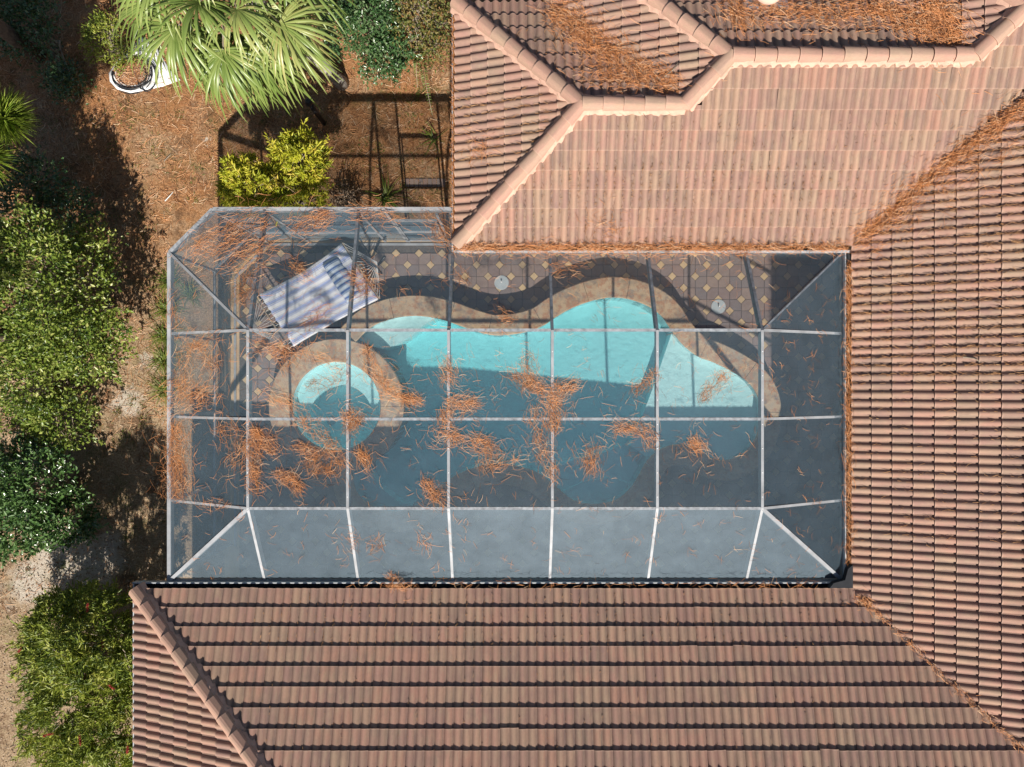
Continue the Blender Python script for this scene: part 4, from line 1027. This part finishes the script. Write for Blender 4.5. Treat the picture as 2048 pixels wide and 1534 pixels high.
# straw and grit in the tile channels
P = []; A = []; Ls = []
def channel(poly_fn, n, horiz, px_box, lr=(.02, .07)):
    for _ in range(n):
        w = (r9.uniform(*px_box[0]), r9.uniform(*px_box[1])); h = 3.4
        for _k in range(3):
            q = at(w[0], w[1], h); h = roof_z(q.x, q.y)
        q = at(w[0], w[1], h)
        if not pt_in(poly_fn[0], q.x, q.y): continue
        o, off = poly_fn[1], poly_fn[2]
        half = TW / 2
        if horiz: k = round((q.y - o - off - .1 * half) / half); y = o + off + k * half + .016 + r9.normal(0, .006); P.append((q.x, y, roof_z(q.x, y) + .062)); A.append(r9.normal(0, .25))
        else: k = round((q.x - o - off - .1 * half) / half); x = o + off + k * half + .016 + r9.normal(0, .010); P.append((x, q.y, roof_z(x, q.y) + .062)); A.append(math.pi / 2 + r9.normal(0, .6))
        Ls.append(r9.uniform(*lr))
polyD = PLANES[7][0]; polyE = PLANES[8][0]
channel((S1, XA, .1), 2000, False, ((940, 1720), (330, 484))); channel((S1, XA, .1), 350, False, ((1180, 1850), (230, 400)), (.03, .1))
channel((polyD, YE2, .12), 2200, True, ((1710, 2046), (240, 760)), (.10, .24)); channel((polyD, YE2, .12), 300, True, ((1710, 2046), (700, 1100)), (.06, .2))
channel((polyE, XW, 0), 900, False, ((500, 1700), (1182, 1300))); channel((polyE, XW, 0), 200, False, ((500, 1700), (1300, 1500)))
channel((PLANES[1][0], YE1, .05), 260, True, ((912, 1100), (180, 330)), (.08, .2)); channel((PLANES[2][0], XA, 0), 300, False, ((1000, 1300), (60, 190)), (.06, .2))
tag(needles('roof_debris', np.array(P), np.array(A), np.array(Ls), .0048, 'debris', None, .006, 2, .4, .05, None, 8), 'straw and grit caught in the roof tile channels', 'debris', None, 'stuff')

# ------------------------------------------------------------------ ground litter
n = 46000; px = r9.uniform(-60, 915, n); py = r9.uniform(-60, 1230, n)
keep = (py < 420) | (px < 345); dens_ = np.where(py < 560, 1.0, np.clip(1.0 - (py - 560) / 420, .22, 1)); keep &= r9.random(n) < dens_
px, py = px[keep], py[keep]; k = (HC - GZ) / FPX
P = np.stack([(px - 1024) * k, (767 - py) * k, np.full(len(px), GZ + .004)], 1)
tag(needles('fallen_straw', P, r9.uniform(0, 6.28, len(P)), r9.uniform(.08, .24, len(P)), .0068, 'straw_ground', None, .012, 2, .5, .07, None, 9), 'pine straw scattered over the yard', 'pine straw', None, 'stuff')
n = 9000; px = r9.uniform(-30, 345, n); py = r9.uniform(540, 1560, n); kk = r9.random(n) < np.clip((py - 540) / 300, .1, 1); px, py = px[kk], py[kk]; n = len(px)
P = np.stack([(px - 1024) * k, (767 - py) * k, np.full(n, GZ + .012)], 1); D = r9.normal(0, 1, (n, 3)); D[:, 2] *= .15
tag(leaves('fallen_leaves', P, D, r9.uniform(.03, .07, n), r9.uniform(.015, .035, n), r9.random(n), 'litter', None, .1), 'small brown dead leaves on the bare ground', 'leaf litter', None, 'stuff')
# thin grass and weeds
def blades(cx, cy, rad, n, L, r):
    a = r.uniform(0, 6.28, n); q = rad * np.sqrt(r.random(n)); P = np.stack([cx + q * np.cos(a), cy + q * np.sin(a), np.full(n, GZ)], 1)
    D = r.normal(0, .7, (n, 3)); D[:, 2] = r.uniform(.3, 1.1, n); return P, D, L * r.uniform(.5, 1.2, n)
P = []; D = []; Ls = []
for _ in range(420):
    px, py = r9.uniform(-30, 900), r9.uniform(-30, 1150)
    if not (py < 410 or px < 335): continue
    if py > 410 and r9.random() < .35: continue
    q = at(px, py, GZ); a, b, c = blades(q.x, q.y, r9.uniform(.1, .45), r9.integers(8, 40), .09, r9); P.append(a); D.append(b); Ls.append(c)
P = np.concatenate(P); D = np.concatenate(D); Ls = np.concatenate(Ls)
tag(leaves('grass', P, D, Ls, np.full(len(P), .012), r9.random(len(P)), 'leaf_grass', None, .2), 'thin patches of grass and weeds in the straw', 'grass', None, 'stuff')

# ------------------------------------------------------------------ shrubs and trees
shrub('yaupon_shrub', (-9.3, 1.7, GZ), [((-9.45, 2.0, 1.5), (1.4, 1.6, 1.45)), ((-8.98, 1.0, 1.2), (.95, 1.0, 1.15)), ((-8.9, 2.5, 1.1), (.65, .9, 1.0))], 820, 12, (.095, .05), 'leaf_yaupon', 'big olive green shrub spreading across the left edge of the yard', rc=.10, branch=60, seed=11)
shrub('yaupon_shrub', (-10.1, -.1, GZ), [((-10.2, .1, 1.0), (1.25, 1.0, 1.15)), ((-9.7, -.75, .7), (.75, .6, .85))], 450, 11, (.09, .048), 'leaf_yaupon', 'lower olive green shrub below the big one at the left edge', rc=.10, branch=40, seed=12)
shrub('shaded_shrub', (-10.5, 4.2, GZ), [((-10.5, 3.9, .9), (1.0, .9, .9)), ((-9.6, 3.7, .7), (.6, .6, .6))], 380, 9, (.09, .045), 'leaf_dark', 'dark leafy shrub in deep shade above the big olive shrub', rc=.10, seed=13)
shrub('viburnum_shrub', (-10.0, -2.4, GZ), [((-10.2, -2.1, .8), (1.1, .95, .95)), ((-9.8, -3.0, .6), (.8, .65, .75)), ((-10.8, -3.1, .6), (.8, .7, .7))], 640, 10, (.11, .055), 'leaf_vib', 'dark green shrub with glossy leaves on the left edge near bare sand', rc=.09, branch=30, seed=14)
bt = shrub('bottlebrush_shrub', (-8.7, -5.9, GZ), [((-8.7, -6.1, 1.5), (1.3, 1.8, 1.55)), ((-8.1, -4.95, 2.0), (1.0, 1.0, 1.6)), ((-9.6, -5.4, .8), (.9, 1.2, .9)), ((-7.85, -6.6, 1.2), (.7, 1.4, 1.2)), ((-9.3, -6.9, .9), (.9, 1.2, 1.0))], 1350, 18, (.135, .031), 'leaf_bottle', 'large yellow-green shrub with red brush flowers beside the lower roof', rc=.045, spread=1.1, branch=60, seed=15)
for px, py in ((170, 1352), (222, 1374), (95, 1470), (175, 1215), (160, 1480), (80, 1352), (255, 1500), (40, 1300), (205, 1290)):
    q = at(px, py, 2.75 if px > 90 else 1.8) - Vector(bt.location); a = random.uniform(0, 6.28)
    d = Vector((math.cos(a), math.sin(a), .3)) * .08
    n = 110; t = rng.random(n); Pq = np.array(q)[None] + np.outer(t * 2 - 1, np.array(d)); Dq = rng.normal(0, 1, (n, 3))
    leaves('flower_spike', Pq, Dq, np.full(n, .032), np.full(n, .009), rng.random(n), 'flower', bt)
shrub('yellow_shrub', (-4.8, 4.0, GZ), [((-5.15, 3.9, 2.0), (.58, .52, .85)), ((-4.05, 4.35, 2.1), (.58, .55, .78)), ((-4.6, 3.78, 1.95), (.9, .42, .9)), ((-5.45, 3.8, 1.6), (.38, .42, .75))], 560, 17, (.115, .028), 'leaf_yellow', 'bright yellow-green bush growing against the outer screen wall', rc=.03, spread=1.1, branch=90, seed=16)
shrub('glossy_shrub', (-3.0, 7.5, GZ), [((-3.15, 7.75, .9), (.75, .9, .95)), ((-2.75, 7.0, .55), (.5, .5, .6))], 520, 12, (.09, .045), 'leaf_dark', 'dark glossy leaved shrub beside the grey palm trunk', rc=.09, branch=26, seed=17)
shrub('berry_shrub', (-1.95, 7.7, GZ), [((-2.0, 7.9, .75), (.75, .7, .75)), ((-1.6, 7.3, .5), (.35, .5, .5))], 300, 7, (.07, .035), 'leaf_mixed', 'sparse reddish green shrub with bare twigs beside the house gutter', rc=.10, branch=80, seed=18)
shrub('weedy_shrub', (-9.05, 7.6, GZ), [((-9.0, 7.65, .3), (.42, .45, .4)), ((-8.6, 7.25, .15), (.25, .25, .25))], 130, 12, (.07, .026), 'leaf_bottle', 'small pale green shrub above the white sheet', rc=.07, branch=16, seed=19)
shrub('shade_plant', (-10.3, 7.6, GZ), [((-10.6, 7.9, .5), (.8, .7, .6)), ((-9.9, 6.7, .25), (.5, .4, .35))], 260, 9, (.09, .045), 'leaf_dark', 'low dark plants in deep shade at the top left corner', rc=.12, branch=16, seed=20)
shrub('dry_shrub', (-3.7, 3.9, GZ), [((-3.75, 3.95, .35), (.45, .4, .45))], 120, 3, (.05, .014), 'litter', 'leafless brown twiggy bush between yellow bush and door', rc=.10, branch=90, seed=22, twig='bark')
def tuft(name, px, py, n, L, lab, grp=None, w=.016, mat='leaf_grass', seed=0):
    r = np.random.default_rng(seed + int(px * 3 + py)); c = at(px, py, .1); root = tag(empty(name, (c.x, c.y, GZ)), lab, 'plant', grp)
    V = []; F = []; vals = []
    for i in range(n):
        a = r.uniform(0, 6.28); l = L * r.uniform(.6, 1.15); el = r.uniform(.5, 1.25); s0 = np.array([r.normal(0, .05), r.normal(0, .05), 0]); v = r.random()
        d = np.array([math.cos(a), math.sin(a)]); sd = np.array([-d[1], d[0]]) * w; b = len(V)
        for t in np.linspace(0, 1, 5):
            rr = l * t * math.cos(el) * (1 + .3 * t); z = l * (t * math.sin(el) - .62 * t * t * 1.0)
            ww = (1 - t ** 2) * .9 + .1
            for sg in (-.5, .5): V.append((s0[0] + d[0] * rr + sd[0] * sg * ww, s0[1] + d[1] * rr + sd[1] * sg * ww, max(z, .01))); vals.append(v)
        F += [(b + 2 * i_, b + 2 * i_ + 2, b + 2 * i_ + 3, b + 2 * i_ + 1) for i_ in range(4)]
    fast_mesh('blades', np.array(V), np.array(F), vals, mat, root)
    return root
labs = ['topmost grassy clump along the left screen wall', 'second grassy clump down the left screen wall', 'third grassy clump down the left screen wall', 'fourth grassy clump down the left screen wall', 'lowest grassy clump along the left screen wall, near a sand patch']
for (px, py), lab in zip(((332, 560), (326, 615), (322, 670), (320, 720), (322, 778)), labs): tuft('grass_clump', px, py, 110, .52, lab, 'grassy clumps along the screen wall', .015)
tuft('grass_clump', 372, 585, 80, .45, 'grassy clump seen through the left screen near the chamfered corner', None, .015)
tuft('strap_leaf_plant', 768, 392, 34, .62, 'green strap-leaved plant against the screen wall near the door', None, .028, seed=4)
for px, py, lab in ((865, 330, 'small grassy plant in shadow beside the house gutter'),): tuft('strap_leaf_plant', px, py - 60, 20, .45, lab, None, .022, seed=9)

# sword fern fronds arching from the corner shrub
def fern(name, base, tips, lab):
    root = tag(empty(name, base), lab, 'fern'); b = Vector(base)
    for tip in tips:
        tip = Vector(tip) - b; m = MB(); pts = []; Pq = []; Dq = []; Lq = []
        for t in np.linspace(0, 1, 30):
            p = Vector((tip.x * t, tip.y * t, tip.z * t + .75 * math.sin(math.pi * min(1, t * .9)) * .8)); pts.append(p)
        for i in range(3, 30):
            d = (pts[i] - pts[i - 1]).normalized(); sd = d.cross(Vector((0, 0, 1))).normalized(); l = .105 * (1 - (i / 29) ** 3 * .75)
            for sg in (-1, 1):
                Pq.append(pts[i]); Dq.append(sd * sg + d * .35 - Vector((0, 0, .2))); Lq.append(l)
        m.tube(pts, .005, 4); st = m.build('frond', 'twig', root)
        leaves('leaflets', np.array(Pq), np.array(Dq), np.array(Lq), np.array(Lq) * .34, np.clip(rng.normal(.5, .2, len(Pq)), 0, 1), 'leaf_fern', st, .05)['kind'] = 'stuff'
fern('sword_fern', (-2.05, 7.4, GZ), [(*at(785, 160, .3).to_2d(), .15), (*at(866, 235, .5).to_2d(), .3), (*at(765, 110, .5).to_2d(), .4), (*at(835, 175, .4).to_2d(), .2), (*at(885, 120, .6).to_2d(), .4), (*at(800, 30, .8).to_2d(), .5)], 'long arching fern fronds hanging below the sparse corner shrub')

# palm with fan leaves
def palm():
    base = Vector((-3.86, 6.82, GZ)); crown = Vector((-4.85, 6.97, 4.0))
    root = tag(empty('sabal_palm', base), 'fan palm with drooping pale green leaves and leaning grey trunk', 'palm tree')
    m = MB(); pts = [base.lerp(crown, t) + Vector((.10 * math.sin(t * 3.1), -.10 * math.sin(t * 3.1), 0)) - base for t in np.linspace(0, 1, 14)]
    m.tube(pts, [.17 if i == 0 else .125 + .012 * (i % 2) for i in range(14)], 12); m.build('trunk', 'palm_bark', root, True)
    r = random.Random(5)
    specs = [(178, .55, 1.15), (208, .50, 1.05), (232, .15, 1.25), (258, .55, .95), (268, -.05, 1.3), (292, .45, 1.05), (312, .10, 1.35), (335, .55, .8), (0, .1, 1.1), (30, .4, 1.0), (62, .3, 1.1), (95, .5, 1.0), (125, .25, 1.1), (150, .5, 1.1), (240, -.55, 1.05), (285, -.6, 1.1), (322, -.35, .8), (195, -.15, 1.35), (90, 1.1, .7), (250, 1.0, .6), (220, -.7, 1.1), (262, -.8, 1.0), (303, -.75, 1.0), (172, .0, 1.3), (275, .9, .7)]
    for az, el, pl in specs:
        a = R(az + r.uniform(-5, 5)); d = Vector((math.cos(a) * math.cos(el), math.sin(a) * math.cos(el), math.sin(el))); side = Vector((-math.sin(a), math.cos(a), 0)); up = side.cross(d) * -1
        if up.z < 0: up = -up
        c0 = crown - base; hub = c0 + d * pl
        m = MB(); m.tube([c0 - Vector((0, 0, .1)), c0 + d * pl * .5 + Vector((0, 0, .03)), hub], [.028, .02, .014], 5)
        fr = m.build('frond', 'twig', root)
        V = []; F = []; vals = []; ns = 42; tone = r.uniform(.25, .75)
        Lb = r.uniform(1.05, 1.35)
        for k in range(ns):
            th = (k / (ns - 1) - .5) * R(190) + r.gauss(0, .055); l = Lb * (1 - .30 * abs(th) / R(118)) * r.uniform(.75, 1.1); bendv = r.gauss(0, .10)
            dd = (d * math.cos(th) + side * math.sin(th)).normalized(); b = len(V); tv = min(1, max(0, tone + r.gauss(0, .14)))
            sd = dd.cross(up).normalized(); droop = r.uniform(.25, .85) * (1.1 - .3 * el); orig = hub + d * (.05 * math.cos(th))
            for j, t in enumerate((0, .25, .5, .75, .9, 1)):
                p = orig + dd * (l * t * (1 - .14 * t * t)) + up * (.06 * math.sin(math.pi * t) + .22 * abs(th) / R(100) * t * l) - Vector((0, 0, droop * t ** 2.1 * l)) + side * (bendv * t * t * l)
                w = (.006, .020, .026, .020, .011, .002)[j]
                V += [p + sd * w - up * w * .5, p + up * w * .25, p - sd * w - up * w * .5]; vals += [tv, tv, tv + (.25 if t > .8 else 0)]
            for j in range(5):
                for q in range(2): F.append((b + j * 3 + q, b + j * 3 + q + 1, b + j * 3 + q + 4, b + j * 3 + q + 3))
        fast_mesh('blade', np.array([tuple(v) for v in V]), np.array(F), np.clip(vals, 0, 1), 'leaf_palm', fr)
palm()

# tall pine beyond the left edge: bough tips and trunk come into the picture, its crown shades the yard
def pine(name, base, top, boughs, lab, trunk_r=.16, seed=1, tuft_n=90):
    r = np.random.default_rng(seed); b = Vector(base); t_ = Vector(top) - b
    root = tag(empty(name, base), lab, 'pine tree'); m = MB()
    m.tube([t_ * q + Vector((.05 * math.sin(q * 7), .05 * math.cos(q * 6), 0)) for q in np.linspace(0, 1, 9)], [trunk_r * (1 - .75 * q) for q in np.linspace(0, 1, 9)], 10); m.build('trunk', 'bark', root, True)
    mb = MB(); P = []; D = []; Ls = []
    for hz, az, ln in boughs:
        s = t_ * (hz / t_.z); d = Vector((math.cos(R(az)), math.sin(R(az)), .12)); e = s + d * ln
        mb.tube([s, s.lerp(e, .5) - Vector((0, 0, .08)), e], [.05, .035, .012], 5)
        k = max(3, int(ln * 4.5))
        for i in range(k):
            f = 1 - i / k * .62; c = s.lerp(e, f) + Vector((r.normal(0, .26), r.normal(0, .26), r.normal(0, .10))) * (0 if i == 0 else 1)
            if i: mb.tube([s.lerp(e, f * .97), c], [.012, .006], 4)
            n = tuft_n; dd = unit(r.normal(0, 1, (n, 3)) + np.array([d.x, d.y, .35]) * .9); P.append(np.tile(np.array(c), (n, 1)) + r.normal(0, .035, (n, 3)) - dd * 0); D.append(dd); Ls.append(r.uniform(.20, .32, n))
    mb.build('boughs', 'bark', root); P = np.concatenate(P); D = np.concatenate(D); Ls = np.concatenate(Ls)
    leaves('needles', P, D, Ls, np.full(len(P), .016), r.random(len(P)), 'leaf_pine', root, .1)
    return root
rb = random.Random(3); bo_ = []
for i in range(120):
    hz = rb.uniform(4.8, 8.9); az = rb.uniform(0, 360); bo_.append((hz, az, rb.uniform(1.0, 2.7) * (1 if 70 < az < 300 else .58)))
bo_ += [(6.2, 30, 1.6), (5.9, 62, 2.4)]
pt = pine('pine_tree', (-10.3, .9, GZ), (-10.2, 1.1, 9.6), bo_, 'tall pine whose bough reaches in at the left edge', seed=4, tuft_n=80)
tip = at(8, 236, 6.0) - Vector(pt.location); m = MB(); st_ = Vector((.1, .1, 5.5)); m.tube([st_, st_.lerp(tip, .5) + Vector((0, 0, .15)), tip], [.06, .04, .016], 6); bq = m.build('bough', 'bark', pt)
rr_ = np.random.default_rng(77)
for dx, dy, n in ((0, 0, 620), (-.25, -.55, 260)):
    d_ = unit(rr_.normal(0, 1, (n, 3)) * np.array([1, 1, .55]) + np.array([.35, .05, .25])); c_ = np.array(tip)[None] + np.array([[dx, dy, 0]]) + rr_.normal(0, .03, (n, 3))
    leaves('needle_tuft', c_, d_, rr_.uniform(.30, .48, n), np.full(n, .011), np.clip(rr_.normal(.7, .2, n), 0, 1), 'leaf_pine', bq, .1)
rb = random.Random(8); bo2 = [(rb.uniform(7.5, 11.5), rb.uniform(0, 360), rb.uniform(.9, 1.8)) for _ in range(26)]
pine('pine_tree', (*at(78, 116, GZ).to_2d(), GZ), (-10.9, 7.6, 12.2), bo2, 'pine with a bare trunk in the shaded top left corner', .17, 9, 60)

# ------------------------------------------------------------------ small yard things
q = at(290, 150, -.1); sheet_px = [(219, 148), (222, 165), (236, 180), (262, 187), (290, 183), (325, 171), (360, 159), (338, 138), (322, 112), (310, 85), (280, 72), (262, 95), (240, 110)]
poly = [at(x, y, -.10) for x, y in sheet_px]; cc = sum(poly, Vector()) / len(poly)
V = []; F = []; rings = 5; k_ = len(poly)
for j in range(rings + 1):
    f = j / rings
    for i, p in enumerate(poly):
        z = .012 + .012 * math.sin(i * 2.3 + j) * f + (.07 * f ** 4 if 0 <= i <= 4 else .0)
        w = cc.lerp(p, f); V.append((w.x - cc.x, w.y - cc.y, z))
for j in range(rings):
    for i in range(k_): F.append((j * k_ + i, j * k_ + (i + 1) % k_, (j + 1) * k_ + (i + 1) % k_, (j + 1) * k_ + i))
so = tag(mesh('plastic_sheet', V, F, 'pvc', None, True), 'white plastic sheet lying on the straw below the palm', 'sheet'); so.location = (cc.x, cc.y, GZ)
so.modifiers.new('thick', 'SOLIDIFY').thickness = .012
# coil of dark hose on it
hc = at(262, 148, -.05); m = MB(); pts = []
for i in range(150):
    a = i / 150 * 2 * math.pi * 5.2; rr = .44 + .05 * math.sin(i * .083) + .03 * math.sin(i * .37) - .016 * (i // 29); pts.append((rr * math.cos(a), rr * math.sin(a) * .82, .05 + .012 * (i / 29) + .015 * math.sin(i * .5)))
m.tube(pts, .011, 6); ho = m.build('hose_coil', 'black', None, True); ho.location = (hc.x, hc.y, GZ); tag(ho, 'loose coil of dark hose lying on the white sheet', 'hose')
m = MB(); pts = []
for i in range(60):
    a = i / 60 * 2 * math.pi * 2.3; pts.append((.22 * math.cos(a) + i * .001, .34 * math.sin(a), .06 + i * .001))
m.tube(pts, .011, 6); h2 = m.build('hose_coil', 'black', None, True); q = at(290, 152, -.05); h2.location = (q.x, q.y, GZ); tag(h2, 'smaller upright loop of hose on the middle of the white sheet', 'hose')
n = 900; r_ = .36 * np.sqrt(rng.random(n)); a = rng.uniform(0, 6.28, n)
P = np.stack([hc.x + r_ * np.cos(a), hc.y + .05 + r_ * np.sin(a) * .8, GZ + .03 + .13 * (1 - (r_ / .4) ** 2)], 1)
tag(needles('straw_heap', P, rng.uniform(0, 6.28, n), rng.uniform(.1, .22, n), .007, 'straw_ground', None, .02, 2, .5, .15, None, 31), 'heap of pine straw inside the hose coil', 'pine straw', None, 'stuff')
# dark post with a round cap
q = at(648, 247, GZ); root = tag(empty('lamp_post', (q.x, q.y, GZ)), 'short dark garden post with a round cap standing in shadow', 'post')
m = MB(); m.tube([(0, 0, 0), (0, 0, 1.2)], .05, 12); m.build('post', 'black', root, True)
m = MB(); m.tube([(0, 0, 1.18), (0, 0, 1.22), (0, 0, 1.30), (0, 0, 1.33)], [.075, .085, .07, .02], 14); m.build('cap', 'black', root, True)
# fallen sticks
for i, (x0_, y0_, x1_, y1_, h, lab) in enumerate(((1318, 163, 1352, 140, 3.75, 'pale forked stick lying on the roof near the low ridge'), (330, 402, 346, 384, -.12, 'pale broken stick on the straw near the chamfered screen corner'), (328, 322, 342, 308, -.12, 'thin pale twig on the straw left of the yellow bush'), (1965, 712, 1992, 722, 4.2, 'thin grey twig on the long roof slope'))):
    p, q = at(x0_, y0_, h), at(x1_, y1_, h)
    if h > 1: p.z = roof_z(p.x, p.y) + .09; q.z = roof_z(q.x, q.y) + .10
    m = MB(); mid_ = p.lerp(q, .5) + Vector((.03, .02, .01)); m.tube([Vector(), mid_ - p, q - p], [.012, .010, .005], 6)
    if i == 0: m.tube([mid_ - p, mid_ - p + Vector((.12, .14, .03))], [.009, .004], 5)
    o = m.build('stick', 'rope' if i == 1 else 'twig'); o.location = p; tag(o, lab, 'stick')
# brick edging outside the door
for i in range(9):
    q = at(815 + i * 9, 366, GZ); o = one_box('edging_brick', (-.045, .045, -.09, .09, 0, .03), 'paver'); o.location = (q.x, q.y, GZ)
    tag(o, ('leftmost', 'second', 'third', 'fourth', 'middle', 'sixth', 'seventh', 'eighth', 'rightmost')[i] + ' brick, counted from the left, in the edging row outside the screen door', 'brick', 'edging bricks outside the screen door')
